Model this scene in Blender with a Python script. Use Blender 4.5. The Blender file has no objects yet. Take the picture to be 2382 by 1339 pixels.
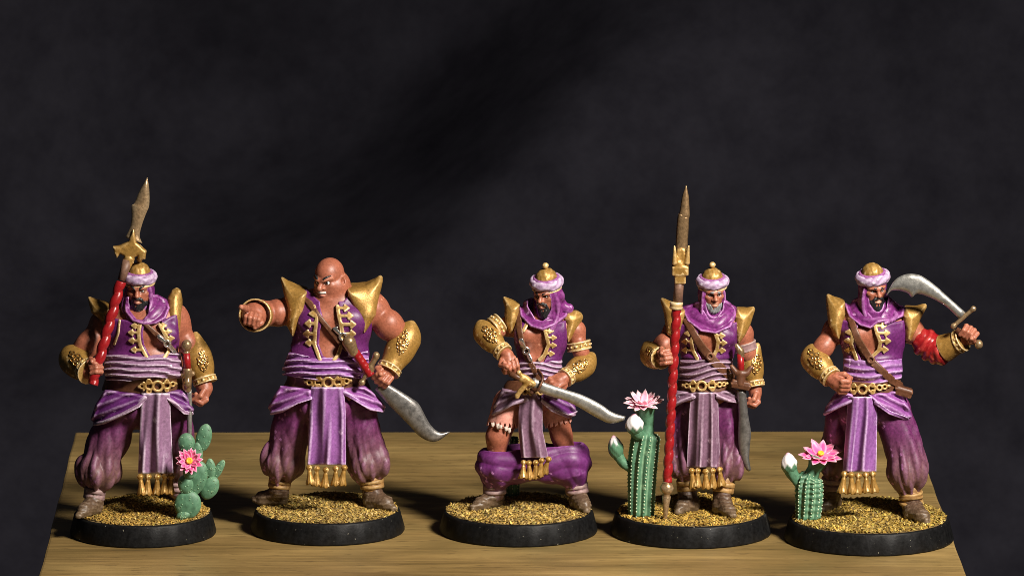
import bpy, math, random
import numpy as np
from mathutils import Vector, Matrix
from mathutils.bvhtree import BVHTree

random.seed(11); np.random.seed(11)
scene = bpy.context.scene
COL = scene.collection
S = 7e-5                      # metres per modelling unit: a figure is about 4 cm tall
FPX = 16000.0                 # long lens, in picture widths of 2382
ELEV = math.radians(10.0)

# ------------------------------------------------------------------ camera
FW = np.array([0, math.cos(ELEV), -math.sin(ELEV)])
UP = np.array([0, math.sin(ELEV), math.cos(ELEV)])
CAM = -FPX * (FW + UP * (669.5 - 1240.0) / FPX)

cd = bpy.data.cameras.new('camera'); cam = bpy.data.objects.new('camera', cd); COL.objects.link(cam)
cam.location = Vector(CAM * S); cam.rotation_euler = (math.pi / 2 - ELEV, 0, 0)
cd.sensor_width = 36.0; cd.lens = 36.0 * FPX / 2382.0
cd.clip_start = 0.01; cd.clip_end = 20
cd.dof.use_dof = True; cd.dof.focus_distance = FPX * S - 0.006; cd.dof.aperture_fstop = 85
scene.camera = cam

# ------------------------------------------------------------------ world and lamps
wd = bpy.data.worlds.new('World'); scene.world = wd; wd.use_nodes = True
wd.node_tree.nodes['Background'].inputs[0].default_value = (0.75, 0.85, 1, 1)
wd.node_tree.nodes['Background'].inputs[1].default_value = 0.02

def area(name, loc, to, size, energy, col):
    l = bpy.data.lights.new(name, 'AREA'); l.size = size; l.spread = math.radians(95); l.energy = energy; l.color = col
    o = bpy.data.objects.new(name, l); COL.objects.link(o)
    o.location = Vector(loc); d = Vector(to) - Vector(loc)
    o.rotation_euler = d.to_track_quat('-Z', 'Y').to_euler()
    return o
area('key_lamp', (0.25, -0.31, 0.34), (0.01, 0.0, 0.02), 0.085, 1.6, (1.0, 0.93, 0.84))

scene.view_settings.view_transform = 'Standard'; scene.view_settings.look = 'None'
scene.view_settings.gamma = 1; scene.view_settings.use_curve_mapping = False
scene.view_settings.exposure = 0.0
scene.cycles.filter_width = 0.9

# ------------------------------------------------------------------ camera rays <-> points
def unY(px, py, Y):
    d = FW + np.array([1., 0, 0]) * ((px - 1191.0) / FPX) + UP * ((669.5 - py) / FPX)
    return CAM + d * ((Y - CAM[1]) / d[1])
def unZ(px, py, Z):
    d = FW + np.array([1., 0, 0]) * ((px - 1191.0) / FPX) + UP * ((669.5 - py) / FPX)
    return CAM + d * ((Z - CAM[2]) / d[2])

# ------------------------------------------------------------------ materials
MATS = {}
def mat(name, base, rough=0.5, metal=0.0, ridge=None, ridge_amt=0.6, lo=0.51, hi=0.60, var=0.25, vscale=1500,
        bump=0.25, bscale=6000, dust=None, attr=False, spec=0.4, coat=0.0, speck=0.0):
    m = bpy.data.materials.new(name); m.use_nodes = True
    nt = m.node_tree; N = nt.nodes; L = nt.links; b = N['Principled BSDF']
    b.inputs['Roughness'].default_value = rough; b.inputs['Metallic'].default_value = metal
    b.inputs['Specular IOR Level'].default_value = spec; b.inputs['Coat Weight'].default_value = coat
    b.inputs['Coat Roughness'].default_value = 0.25
    tc = N.new('ShaderNodeTexCoord')
    if attr:
        a = N.new('ShaderNodeAttribute'); a.attribute_name = 'paint'; col = a.outputs['Color']
    else:
        r = N.new('ShaderNodeRGB'); r.outputs[0].default_value = (*base, 1); col = r.outputs[0]
    def mix(fac, c1, c2, mode='MIX'):
        x = N.new('ShaderNodeMix'); x.data_type = 'RGBA'; x.blend_type = mode
        for s_, v in ((x.inputs[0], fac), (x.inputs[6], c1), (x.inputs[7], c2)):
            if hasattr(v, 'is_linked'): L.new(v, s_)
            else: s_.default_value = v if not isinstance(v, tuple) else (*v, 1)[:4]
        return x.outputs[2]
    n = N.new('ShaderNodeTexNoise'); n.inputs['Scale'].default_value = vscale; n.inputs['Detail'].default_value = 5
    n.inputs['Roughness'].default_value = 0.65
    L.new(tc.outputs['Object'], n.inputs['Vector'])
    if var:
        mr = N.new('ShaderNodeMapRange'); mr.inputs[1].default_value = 0.3; mr.inputs[2].default_value = 0.7
        mr.inputs[3].default_value = 1 - var; mr.inputs[4].default_value = 1 + var
        L.new(n.outputs[0], mr.inputs[0])
        cb = N.new('ShaderNodeCombineColor')
        for i in range(3): L.new(mr.outputs[0], cb.inputs[i])
        col = mix(1.0, col, cb.outputs[0], 'MULTIPLY')
    if dust:                                   # dusty weathering brushed on from the feet up
        dc, z0, z1 = dust
        sp = N.new('ShaderNodeSeparateXYZ'); L.new(tc.outputs['Object'], sp.inputs[0])
        m2 = N.new('ShaderNodeMapRange'); m2.inputs[1].default_value = z1 * S; m2.inputs[2].default_value = z0 * S
        L.new(sp.outputs[2], m2.inputs[0])
        mm = N.new('ShaderNodeMath'); mm.operation = 'MULTIPLY'; L.new(m2.outputs[0], mm.inputs[0]); L.new(n.outputs[0], mm.inputs[1])
        m3 = N.new('ShaderNodeMath'); m3.operation = 'MULTIPLY'; L.new(mm.outputs[0], m3.inputs[0]); m3.inputs[1].default_value = 1.7
        m3.use_clamp = True
        col = mix(m3.outputs[0], col, dc)
    if speck:                                  # stray flecks of dust and paint
        n9 = N.new('ShaderNodeTexNoise'); n9.inputs['Scale'].default_value = 2600; n9.inputs['Detail'].default_value = 1
        L.new(tc.outputs['Object'], n9.inputs['Vector']); m9 = N.new('ShaderNodeMapRange'); m9.inputs[1].default_value = .765; m9.inputs[2].default_value = .80; m9.inputs[4].default_value = speck
        L.new(n9.outputs[0], m9.inputs[0]); col = mix(m9.outputs[0], col, (0.34, 0.31, 0.24))
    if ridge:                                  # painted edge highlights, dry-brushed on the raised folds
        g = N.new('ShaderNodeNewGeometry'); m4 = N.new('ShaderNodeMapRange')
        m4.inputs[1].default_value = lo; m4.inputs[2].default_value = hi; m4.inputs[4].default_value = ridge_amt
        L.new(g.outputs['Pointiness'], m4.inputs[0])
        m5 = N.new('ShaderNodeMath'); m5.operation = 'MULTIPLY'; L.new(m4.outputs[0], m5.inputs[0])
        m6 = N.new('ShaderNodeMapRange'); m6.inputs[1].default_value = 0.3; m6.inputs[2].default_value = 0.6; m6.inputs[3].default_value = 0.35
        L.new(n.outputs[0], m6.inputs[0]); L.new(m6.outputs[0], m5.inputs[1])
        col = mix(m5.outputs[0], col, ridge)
    L.new(col, b.inputs['Base Color'])
    if bump:
        n2 = N.new('ShaderNodeTexNoise'); n2.inputs['Scale'].default_value = bscale; n2.inputs['Detail'].default_value = 3
        L.new(tc.outputs['Object'], n2.inputs['Vector'])
        bp = N.new('ShaderNodeBump'); bp.inputs['Strength'].default_value = bump; bp.inputs['Distance'].default_value = 6e-5
        L.new(n2.outputs[0], bp.inputs['Height']); L.new(bp.outputs[0], b.inputs['Normal'])
        r2 = N.new('ShaderNodeMapRange'); r2.inputs[3].default_value = rough - 0.1; r2.inputs[4].default_value = rough + 0.12
        L.new(n.outputs[0], r2.inputs[0]); L.new(r2.outputs[0], b.inputs['Roughness'])
    MATS[name] = m
    return m

LAV = (0.62, 0.44, 0.66); DUST = (0.165, 0.11, 0.045)
mat('skin', (0.33, 0.115, 0.06), 0.42, ridge=(0.60, 0.27, 0.17), ridge_amt=0.8, lo=0.508, hi=0.575, var=0.26, vscale=2600, attr=True)
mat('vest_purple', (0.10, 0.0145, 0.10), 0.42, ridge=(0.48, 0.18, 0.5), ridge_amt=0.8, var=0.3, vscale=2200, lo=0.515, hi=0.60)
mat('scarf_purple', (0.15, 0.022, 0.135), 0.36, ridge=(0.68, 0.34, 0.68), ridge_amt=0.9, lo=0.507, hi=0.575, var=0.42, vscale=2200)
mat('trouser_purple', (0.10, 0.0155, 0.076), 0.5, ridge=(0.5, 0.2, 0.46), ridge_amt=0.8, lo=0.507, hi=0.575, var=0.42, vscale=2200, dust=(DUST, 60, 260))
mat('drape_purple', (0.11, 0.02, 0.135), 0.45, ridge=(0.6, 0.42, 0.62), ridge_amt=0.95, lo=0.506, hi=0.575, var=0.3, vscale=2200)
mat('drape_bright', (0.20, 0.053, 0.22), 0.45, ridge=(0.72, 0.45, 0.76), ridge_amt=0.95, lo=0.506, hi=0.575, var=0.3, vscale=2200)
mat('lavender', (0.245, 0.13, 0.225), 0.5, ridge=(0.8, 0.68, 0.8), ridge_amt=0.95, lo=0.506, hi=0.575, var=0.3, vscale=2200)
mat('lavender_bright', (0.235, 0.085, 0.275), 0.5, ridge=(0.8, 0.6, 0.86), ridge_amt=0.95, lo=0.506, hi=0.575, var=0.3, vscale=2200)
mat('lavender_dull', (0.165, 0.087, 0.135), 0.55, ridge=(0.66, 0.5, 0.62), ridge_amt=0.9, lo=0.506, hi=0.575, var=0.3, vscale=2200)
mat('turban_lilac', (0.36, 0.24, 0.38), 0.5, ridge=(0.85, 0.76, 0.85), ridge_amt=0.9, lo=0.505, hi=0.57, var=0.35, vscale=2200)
mat('gold', (0.33, 0.18, 0.042), 0.40, metal=0.34, ridge=(0.95, 0.7, 0.34), ridge_amt=0.9, lo=0.506, hi=0.575, var=0.26, vscale=2200, bump=0.5, bscale=4500)
mat('filigree_gold', (0.50, 0.27, 0.06), 0.2, metal=0.85, ridge=(1.0, 0.8, 0.48), ridge_amt=0.9, lo=0.52, hi=0.62, var=0.5, vscale=4000, bump=0.4)
mat('pale_gold', (0.42, 0.25, 0.075), 0.4, metal=0.35, ridge=(0.95, 0.78, 0.48), ridge_amt=0.9, lo=0.506, hi=0.575, var=0.25, vscale=2500)
mat('bronze', (0.27, 0.17, 0.085), 0.33, metal=0.6, ridge=(0.75, 0.58, 0.36), ridge_amt=0.8, lo=0.515, hi=0.60, var=0.4, vscale=2500)
mat('steel', (0.42, 0.41, 0.38), 0.36, metal=0.75, ridge=(0.85, 0.85, 0.82), ridge_amt=0.8, lo=0.515, hi=0.60, var=0.35, vscale=1200)
mat('dark_steel', (0.20, 0.19, 0.18), 0.38, metal=0.7, ridge=(0.7, 0.68, 0.62), ridge_amt=0.8, lo=0.515, hi=0.60, var=0.4, vscale=1200)
mat('silver', (0.62, 0.60, 0.58), 0.22, metal=0.9, var=0.2)
mat('leather', (0.095, 0.036, 0.017), 0.42, ridge=(0.45, 0.22, 0.12), ridge_amt=0.4, lo=0.518, hi=0.57, var=0.3)
mat('shaft_brown', (0.16, 0.085, 0.055), 0.5, ridge=(0.4, 0.26, 0.18), var=0.35)
mat('red_wrap', (0.25, 0.009, 0.011), 0.28, ridge=(0.85, 0.16, 0.13), ridge_amt=0.7, lo=0.506, hi=0.57, var=0.2)
mat('beard_black', (0.014, 0.014, 0.015), 0.42, ridge=(0.42, 0.43, 0.43), ridge_amt=0.55, lo=0.53, hi=0.62, var=0.3, bump=0.5)
mat('beard_grey', (0.17, 0.175, 0.18), 0.5, ridge=(0.55, 0.58, 0.58), ridge_amt=0.8, lo=0.51, hi=0.58, var=0.3, bump=0.5)
mat('shoe_brown', (0.065, 0.032, 0.022), 0.45, ridge=(0.33, 0.25, 0.17), ridge_amt=0.8, lo=0.507, hi=0.575, var=0.5, vscale=3500, dust=((0.13, 0.09, 0.045), 40, 110))
mat('trouser_fallen', (0.11, 0.017, 0.11), 0.45, ridge=(0.56, 0.24, 0.58), ridge_amt=0.9, lo=0.507, hi=0.575, var=0.3, dust=(DUST, 55, 115))
mat('wrap_cloth', (0.22, 0.13, 0.13), 0.55, ridge=(0.5, 0.40, 0.33), ridge_amt=0.7, var=0.35, lo=0.507, hi=0.575)
mat('gold_wrap', (0.24, 0.125, 0.04), 0.5, ridge=(0.7, 0.5, 0.2), ridge_amt=0.7, var=0.35, lo=0.507, hi=0.575)
mat('pink_cloth', (0.62, 0.27, 0.21), 0.5, ridge=(0.8, 0.5, 0.42), ridge_amt=0.7, var=0.3)
mat('torn_linen', (0.50, 0.40, 0.34), 0.6, var=0.35, vscale=3000)
mat('white_paint', (0.72, 0.68, 0.62), 0.45, var=0.15)
mat('eye_paint', (0.8, 0.8, 0.8), 0.2, var=0, bump=0, attr=True)
mat('cactus_green', (0.072, 0.175, 0.10), 0.5, ridge=(0.30, 0.46, 0.28), ridge_amt=0.75, lo=0.504, hi=0.57, var=0.3)
mat('pad_spine', (0.23, 0.38, 0.22), 0.5, var=0.2, bump=0)
mat('spine_paint', (0.45, 0.55, 0.36), 0.5, var=0.2, bump=0)
mat('petal_pink', (0.85, 0.2, 0.4), 0.4, var=0.08, attr=True, bump=0.1)
mat('flower_yellow', (0.8, 0.42, 0.03), 0.4, var=0.2)
mat('bud_white', (0.7, 0.66, 0.62), 0.4, attr=True, var=0.1)
mat('base_black', (0.0045, 0.0045, 0.0048), 0.5, spec=0.15, ridge=(0.07, 0.07, 0.065), ridge_amt=0.5, lo=0.53, hi=0.7, var=0.5, bump=0.5, bscale=2500, speck=0.8)
mat('flock', (0.3, 0.2, 0.05), 0.8, attr=True, var=0.2, bump=0)
mat('soil', (0.16, 0.105, 0.035), 0.9, var=0.5, vscale=2500, bump=0.8)

# ------------------------------------------------------------------ meshes
def new_mesh(name, V, Q, smooth=True, cols=None):
    me = bpy.data.meshes.new(name)
    V = np.asarray(V, dtype=np.float32) * S
    if isinstance(Q, np.ndarray):
        k = Q.shape[1]
        me.vertices.add(len(V)); me.vertices.foreach_set('co', V.ravel())
        me.loops.add(Q.size); me.loops.foreach_set('vertex_index', Q.astype(np.int32).ravel())
        me.polygons.add(len(Q)); me.polygons.foreach_set('loop_start', np.arange(0, Q.size, k, dtype=np.int32))
        me.update(calc_edges=True)
    else:
        me.from_pydata([tuple(v) for v in V], [], [tuple(int(i) for i in q) for q in Q]); me.update()
    me.polygons.foreach_set('use_smooth', np.full(len(me.polygons), smooth, dtype=bool))
    if cols is not None:
        a = me.color_attributes.new('paint', 'FLOAT_COLOR', 'POINT')
        c = np.ones((len(V), 4), dtype=np.float32); c[:, :3] = cols
        a.data.foreach_set('color', c.ravel())
    return me
def link(name, me, m, parent=None, label=None):
    o = bpy.data.objects.new(name, me); COL.objects.link(o)
    if me is not None and m is not None and not me.materials: me.materials.append(MATS[m] if isinstance(m, str) else m)
    if parent is not None: o.parent = parent
    if label: o['label'] = label
    return o
def mk(name, VQ, m, parent, smooth=True, cols=None):
    return link(name, new_mesh(name, VQ[0], VQ[1], smooth, cols), m, parent)

def join(*parts):
    V, Q, n = [], [], 0
    for v, q in parts:
        V.append(np.asarray(v, dtype=float)); Q += [tuple(i + n for i in f) for f in (q.tolist() if isinstance(q, np.ndarray) else q)]; n += len(v)
    return np.vstack(V), Q

def catmull(P, n):
    P = np.asarray(P, float); out = []
    if len(P) == 2: return np.array([P[0] + (P[1] - P[0]) * t for t in np.linspace(0, 1, n + 1)])
    E = np.vstack([2 * P[0] - P[1], P, 2 * P[-1] - P[-2]])
    for i in range(len(P) - 1):
        a, b, c, d = E[i:i + 4]
        for t in np.linspace(0, 1, n, endpoint=False):
            out.append(0.5 * (2 * b + (c - a) * t + (2 * a - 5 * b + 4 * c - d) * t * t + (3 * b - a - 3 * c + d) * t ** 3))
    out.append(P[-1]); return np.array(out)

def tube(P, R, n=14, ridge=None, sq=(1, 1)):
    """tube along P with radii R; ridge(i, ang) scales the radius"""
    P = np.asarray(P, float); m = len(P); R = np.broadcast_to(np.asarray(R, float), (m,))
    T = np.gradient(P, axis=0); T /= np.linalg.norm(T, axis=1)[:, None] + 1e-9
    ref = np.array([0, 1., 0]) if abs(T[0][1]) < 0.8 else np.array([1., 0, 0])
    V = []; a = np.linspace(0, 2 * math.pi, n, endpoint=False)
    for i in range(m):
        u = np.cross(T[i], ref); u /= np.linalg.norm(u); w = np.cross(u, T[i]); ref = w
        f = np.ones(n) if ridge is None else ridge(i, a)
        V.append(P[i] + (np.cos(a) * f)[:, None] * u * R[i] * sq[0] + (np.sin(a) * f)[:, None] * w * R[i] * sq[1])
    V = np.vstack(V); Q = []
    for i in range(m - 1):
        for j in range(n):
            k = (j + 1) % n
            Q.append((i * n + j, i * n + k, (i + 1) * n + k, (i + 1) * n + j))
    Q.append(tuple(range(n - 1, -1, -1))); Q.append(tuple((m - 1) * n + j for j in range(n)))
    return V, Q

def lathe(prof, n=24, mod=None, axis=None, org=(0, 0, 0)):
    """prof: (r, h) pairs along +Z or along axis from org"""
    a = np.linspace(0, 2 * math.pi, n, endpoint=False); V = []
    for r, h in prof:
        f = np.ones(n) if mod is None else mod(h, a)
        V.append(np.stack([np.cos(a) * r * f, np.sin(a) * r * f, np.full(n, h)], 1))
    V = np.vstack(V); m = len(prof); Q = []
    for i in range(m - 1):
        for j in range(n):
            k = (j + 1) % n; Q.append((i * n + j, i * n + k, (i + 1) * n + k, (i + 1) * n + j))
    Q.append(tuple(range(n - 1, -1, -1))); Q.append(tuple((m - 1) * n + j for j in range(n)))
    if axis is not None:
        z = np.asarray(axis, float); z = z / np.linalg.norm(z)
        x = np.cross([0, 1., 0.01], z); x /= np.linalg.norm(x); y = np.cross(z, x)
        V = V[:, :1] * x + V[:, 1:2] * y + V[:, 2:] * z
    return V + np.asarray(org, float), Q

def ballmesh(c, r, n=12, sc=(1, 1, 1)):
    prof = [(max(0.02, math.sin(t)) , -math.cos(t)) for t in np.linspace(0, math.pi, n // 2 + 2)]
    V, Q = lathe(prof, n); return V * r * np.asarray(sc) + np.asarray(c), Q

# ------------------------------------------------------------------ distance-field sculpting
def smin(a, b, k):
    if k <= 0: return np.minimum(a, b)
    h = np.maximum(k - np.abs(a - b), 0) / k
    return np.minimum(a, b) - h * h * (k * 0.25)
def smax(a, b, k): return -smin(-a, -b, k)

def cap(a, b, ra, rb=None):
    rb = ra if rb is None else rb
    a = np.asarray(a, float); b = np.asarray(b, float); ab = b - a; L2 = float(ab @ ab) + 1e-9
    def fn(X, Y, Z):
        t = np.clip(((X - a[0]) * ab[0] + (Y - a[1]) * ab[1] + (Z - a[2]) * ab[2]) / L2, 0, 1)
        return np.sqrt((X - a[0] - t * ab[0]) ** 2 + (Y - a[1] - t * ab[1]) ** 2 + (Z - a[2] - t * ab[2]) ** 2) - (ra + (rb - ra) * t)
    return fn, np.minimum(a - ra, b - rb), np.maximum(a + ra, b + rb)
def ell(c, r, R=None):
    c = np.asarray(c, float); r = np.asarray(r, float)
    def fn(X, Y, Z):
        x, y, z = X - c[0], Y - c[1], Z - c[2]
        if R is not None:
            x, y, z = (R[0, 0] * x + R[1, 0] * y + R[2, 0] * z, R[0, 1] * x + R[1, 1] * y + R[2, 1] * z, R[0, 2] * x + R[1, 2] * y + R[2, 2] * z)
        k0 = np.sqrt((x / r[0]) ** 2 + (y / r[1]) ** 2 + (z / r[2]) ** 2) + 1e-6
        k1 = np.sqrt((x / r[0] ** 2) ** 2 + (y / r[1] ** 2) ** 2 + (z / r[2] ** 2) ** 2) + 1e-6
        return k0 * (k0 - 1) / k1
    e = r if R is None else np.sqrt(((R * r) ** 2).sum(1))
    return fn, c - e, c + e
def box(c, h, R=None, rnd=2.0):
    c = np.asarray(c, float); h = np.asarray(h, float)
    def fn(X, Y, Z):
        x, y, z = X - c[0], Y - c[1], Z - c[2]
        if R is not None:
            x, y, z = (R[0, 0] * x + R[1, 0] * y + R[2, 0] * z, R[0, 1] * x + R[1, 1] * y + R[2, 1] * z, R[0, 2] * x + R[1, 2] * y + R[2, 2] * z)
        qx, qy, qz = np.abs(x) - h[0] + rnd, np.abs(y) - h[1] + rnd, np.abs(z) - h[2] + rnd
        return np.sqrt(np.maximum(qx, 0) ** 2 + np.maximum(qy, 0) ** 2 + np.maximum(qz, 0) ** 2) + np.minimum(np.maximum(qx, np.maximum(qy, qz)), 0) - rnd
    e = h if R is None else np.abs(R) @ h
    return fn, c - e, c + e
def torus(c, R, rad, r, sq=1.0):
    """ring in the local xy plane of R"""
    c = np.asarray(c, float)
    def fn(X, Y, Z):
        x, y, z = X - c[0], Y - c[1], Z - c[2]
        x, y, z = (R[0, 0] * x + R[1, 0] * y + R[2, 0] * z, R[0, 1] * x + R[1, 1] * y + R[2, 1] * z, R[0, 2] * x + R[1, 2] * y + R[2, 2] * z)
        return np.sqrt((np.sqrt(x * x + y * y) - rad) ** 2 + (z * sq) ** 2) - r
    e = np.full(3, rad + r)
    return fn, c - e, c + e
def plane(c, n):
    """half space on the side n points to"""
    c = np.asarray(c, float); n = np.asarray(n, float); n = n / np.linalg.norm(n)
    return (lambda X, Y, Z: -((X - c[0]) * n[0] + (Y - c[1]) * n[1] + (Z - c[2]) * n[2])), np.full(3, -1e4), np.full(3, 1e4)
def chain(P, R): return [cap(P[i], P[i + 1], R[i], R[i + 1]) for i in range(len(P) - 1)]
def curve(P, R, n=5):
    Q = catmull(P, n); RR = np.interp(np.linspace(0, len(R) - 1, len(Q)), range(len(R)), R)
    return chain(Q, RR)
def axes(z, hint=(0, -1, 0)):
    z = np.asarray(z, float); z = z / np.linalg.norm(z)
    x = np.cross(hint, z)
    if np.linalg.norm(x) < 1e-3: x = np.cross((1, 0, 0.1), z)
    x /= np.linalg.norm(x); y = np.cross(z, x)
    return np.stack([x, y, z], 1)
def wav(X, Y, Z, lam, seed, n=5):
    r = np.random.RandomState(seed); o = 0
    for i in range(n):
        d = r.normal(size=3); d /= np.linalg.norm(d); l = lam * r.uniform(0.7, 1.5)
        o = o + np.sin((X * d[0] + Y * d[1] + Z * d[2]) * (6.283 / l) + r.uniform(0, 6.28))
    return o / n
def poly2(PX, PY, pts):
    p = np.asarray(pts, float); d = None; s = None; n = len(p)
    for i in range(n):
        a, b = p[i], p[i - 1]; e = b - a; wx, wy = PX - a[0], PY - a[1]
        t = np.clip((wx * e[0] + wy * e[1]) / (e @ e + 1e-9), 0, 1)
        dd = (wx - e[0] * t) ** 2 + (wy - e[1] * t) ** 2
        c1 = PY >= a[1]; c2 = PY < b[1]; c3 = e[0] * wy > e[1] * wx
        fl = (c1 & c2 & c3) | (~c1 & ~c2 & ~c3)
        d = dd if d is None else np.minimum(d, dd); s = fl if s is None else s ^ fl
    return np.where(s, -1, 1) * np.sqrt(d)
def rings2(PX, PY, L):
    o = None
    for it in L:
        if len(it) == 4:
            x, y, r, w = it; d = np.abs(np.hypot(PX - x, PY - y) - r) - w
        elif len(it) == 3:
            x, y, r = it; d = np.hypot(PX - x, PY - y) - r
        else:
            x0, y0, x1, y1, w = it; ex, ey = x1 - x0, y1 - y0
            t = np.clip(((PX - x0) * ex + (PY - y0) * ey) / (ex * ex + ey * ey + 1e-9), 0, 1)
            d = np.hypot(PX - x0 - t * ex, PY - y0 - t * ey) - w
        o = d if o is None else np.minimum(o, d)
    return o

class Fld:
    def __init__(s, F, lo, hi, v):
        s.F = F; s.v = v; s.lo = np.asarray(lo, float); n = np.ceil((np.asarray(hi) - s.lo) / v).astype(int) + 1
        s.ax = [(s.lo[i] + v * np.arange(n[i])).astype(np.float32) for i in range(3)]
        s.d = np.full(tuple(n), 60, np.float32)
    def xyz(s): return s.ax[0][:, None, None], s.ax[1][None, :, None], s.ax[2][None, None, :]
    def scr(s): return s.F.scr(*s.xyz())
    def reg(s, lo, hi):
        sl = []
        for i in range(3):
            a = int(max(0, math.floor((lo[i] - s.lo[i]) / s.v))); b = int(min(len(s.ax[i]), math.ceil((hi[i] - s.lo[i]) / s.v) + 1))
            sl.append(slice(a, max(a, b)))
        return tuple(sl)
    def crop(s, lo, hi):
        sl = s.reg(lo, hi); o = Fld.__new__(Fld); o.F = s.F; o.v = s.v
        o.ax = [s.ax[i][sl[i]] for i in range(3)]; o.lo = np.array([a[0] for a in o.ax], float); o.d = s.d[sl].copy(); return o
    def copy(s):
        o = Fld.__new__(Fld); o.F = s.F; o.v = s.v; o.ax = s.ax; o.lo = s.lo; o.d = s.d.copy(); return o
    def op(s, kind, prim, k=0, m=12):
        fn, lo, hi = prim; m = m + k; sl = s.reg(lo - m, hi + m)
        if 0 in s.d[sl].shape: return s
        X, Y, Z = s.ax[0][sl[0]][:, None, None], s.ax[1][sl[1]][None, :, None], s.ax[2][sl[2]][None, None, :]
        b = fn(X, Y, Z)
        s.d[sl] = smin(s.d[sl], b, k) if kind == 'a' else smax(s.d[sl], -b, k)
        return s
    def mesh(s):
        d = s.d.copy(); big = 5.0
        for ax_ in range(3):
            for e in (0, -1):
                ix = [slice(None)] * 3; ix[ax_] = e; d[tuple(ix)] = big
        return nets(d, s.lo, s.v)

def nets(d, lo, v):
    sg = d < 0
    c = np.zeros(tuple(n - 1 for n in d.shape), np.uint8)
    A = lambda a, o: a[o[0]:a.shape[0] - 1 + o[0], o[1]:a.shape[1] - 1 + o[1], o[2]:a.shape[2] - 1 + o[2]]
    cor = [(i, j, k) for i in (0, 1) for j in (0, 1) for k in (0, 1)]
    for o in cor: c += A(sg, o)
    act = (c > 0) & (c < 8); idx = np.argwhere(act)
    ids = np.full(c.shape, -1, np.int32); ids[act] = np.arange(len(idx))
    cv = {o: d[idx[:, 0] + o[0], idx[:, 1] + o[1], idx[:, 2] + o[2]] for o in cor}
    acc = np.zeros((len(idx), 3)); cnt = np.zeros(len(idx))
    for a in cor:
        for ax_ in range(3):
            if a[ax_] == 0:
                b = list(a); b[ax_] = 1; b = tuple(b); da, db = cv[a], cv[b]; m = (da < 0) != (db < 0)
                t = np.where(m, da / np.where(m, da - db, 1), 0)
                for q in range(3): acc[:, q] += m * (a[q] + (t if q == ax_ else 0))
                cnt += m
    V = (acc / np.maximum(cnt, 1)[:, None] + idx) * v + lo
    F = []
    for ax_ in range(3):
        u, w = [(1, 2), (2, 0), (0, 1)][ax_]
        s0 = [slice(1, -1)] * 3; s1 = [slice(1, -1)] * 3; s0[ax_] = slice(0, -1); s1[ax_] = slice(1, None)
        a, b = sg[tuple(s0)], sg[tuple(s1)]; off = [1, 1, 1]; off[ax_] = 0
        for fl in (0, 1):
            p = np.argwhere((a & ~b) if fl == 0 else (~a & b)) + off
            if not len(p): continue
            def cell(du, dw):
                q = p.copy(); q[:, u] += du; q[:, w] += dw; return ids[q[:, 0], q[:, 1], q[:, 2]]
            f = np.stack([cell(-1, -1), cell(0, -1), cell(0, 0), cell(-1, 0)], 1)
            F.append(f if fl == 0 else f[:, ::-1])
    return V, np.vstack(F)

def build(F, prims, vox=2.0, pad=8, m=12, post=None):
    lo = np.min([p[1][1] for p in prims if p[0] == 'a'], 0) - pad; hi = np.max([p[1][2] for p in prims if p[0] == 'a'], 0) + pad
    f = Fld(F, lo, hi, vox)
    for kind, pr, k in prims: f.op(kind, pr, k, m)
    if post: f.d = (f.d + post(*f.xyz(), *f.scr())).astype(np.float32)
    return f
def A(pr, k=0): return [('a', q, k) for q in pr] if isinstance(pr, list) else [('a', pr, k)]
def SB(pr, k=0): return [('s', q, k) for q in pr] if isinstance(pr, list) else [('s', pr, k)]

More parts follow.
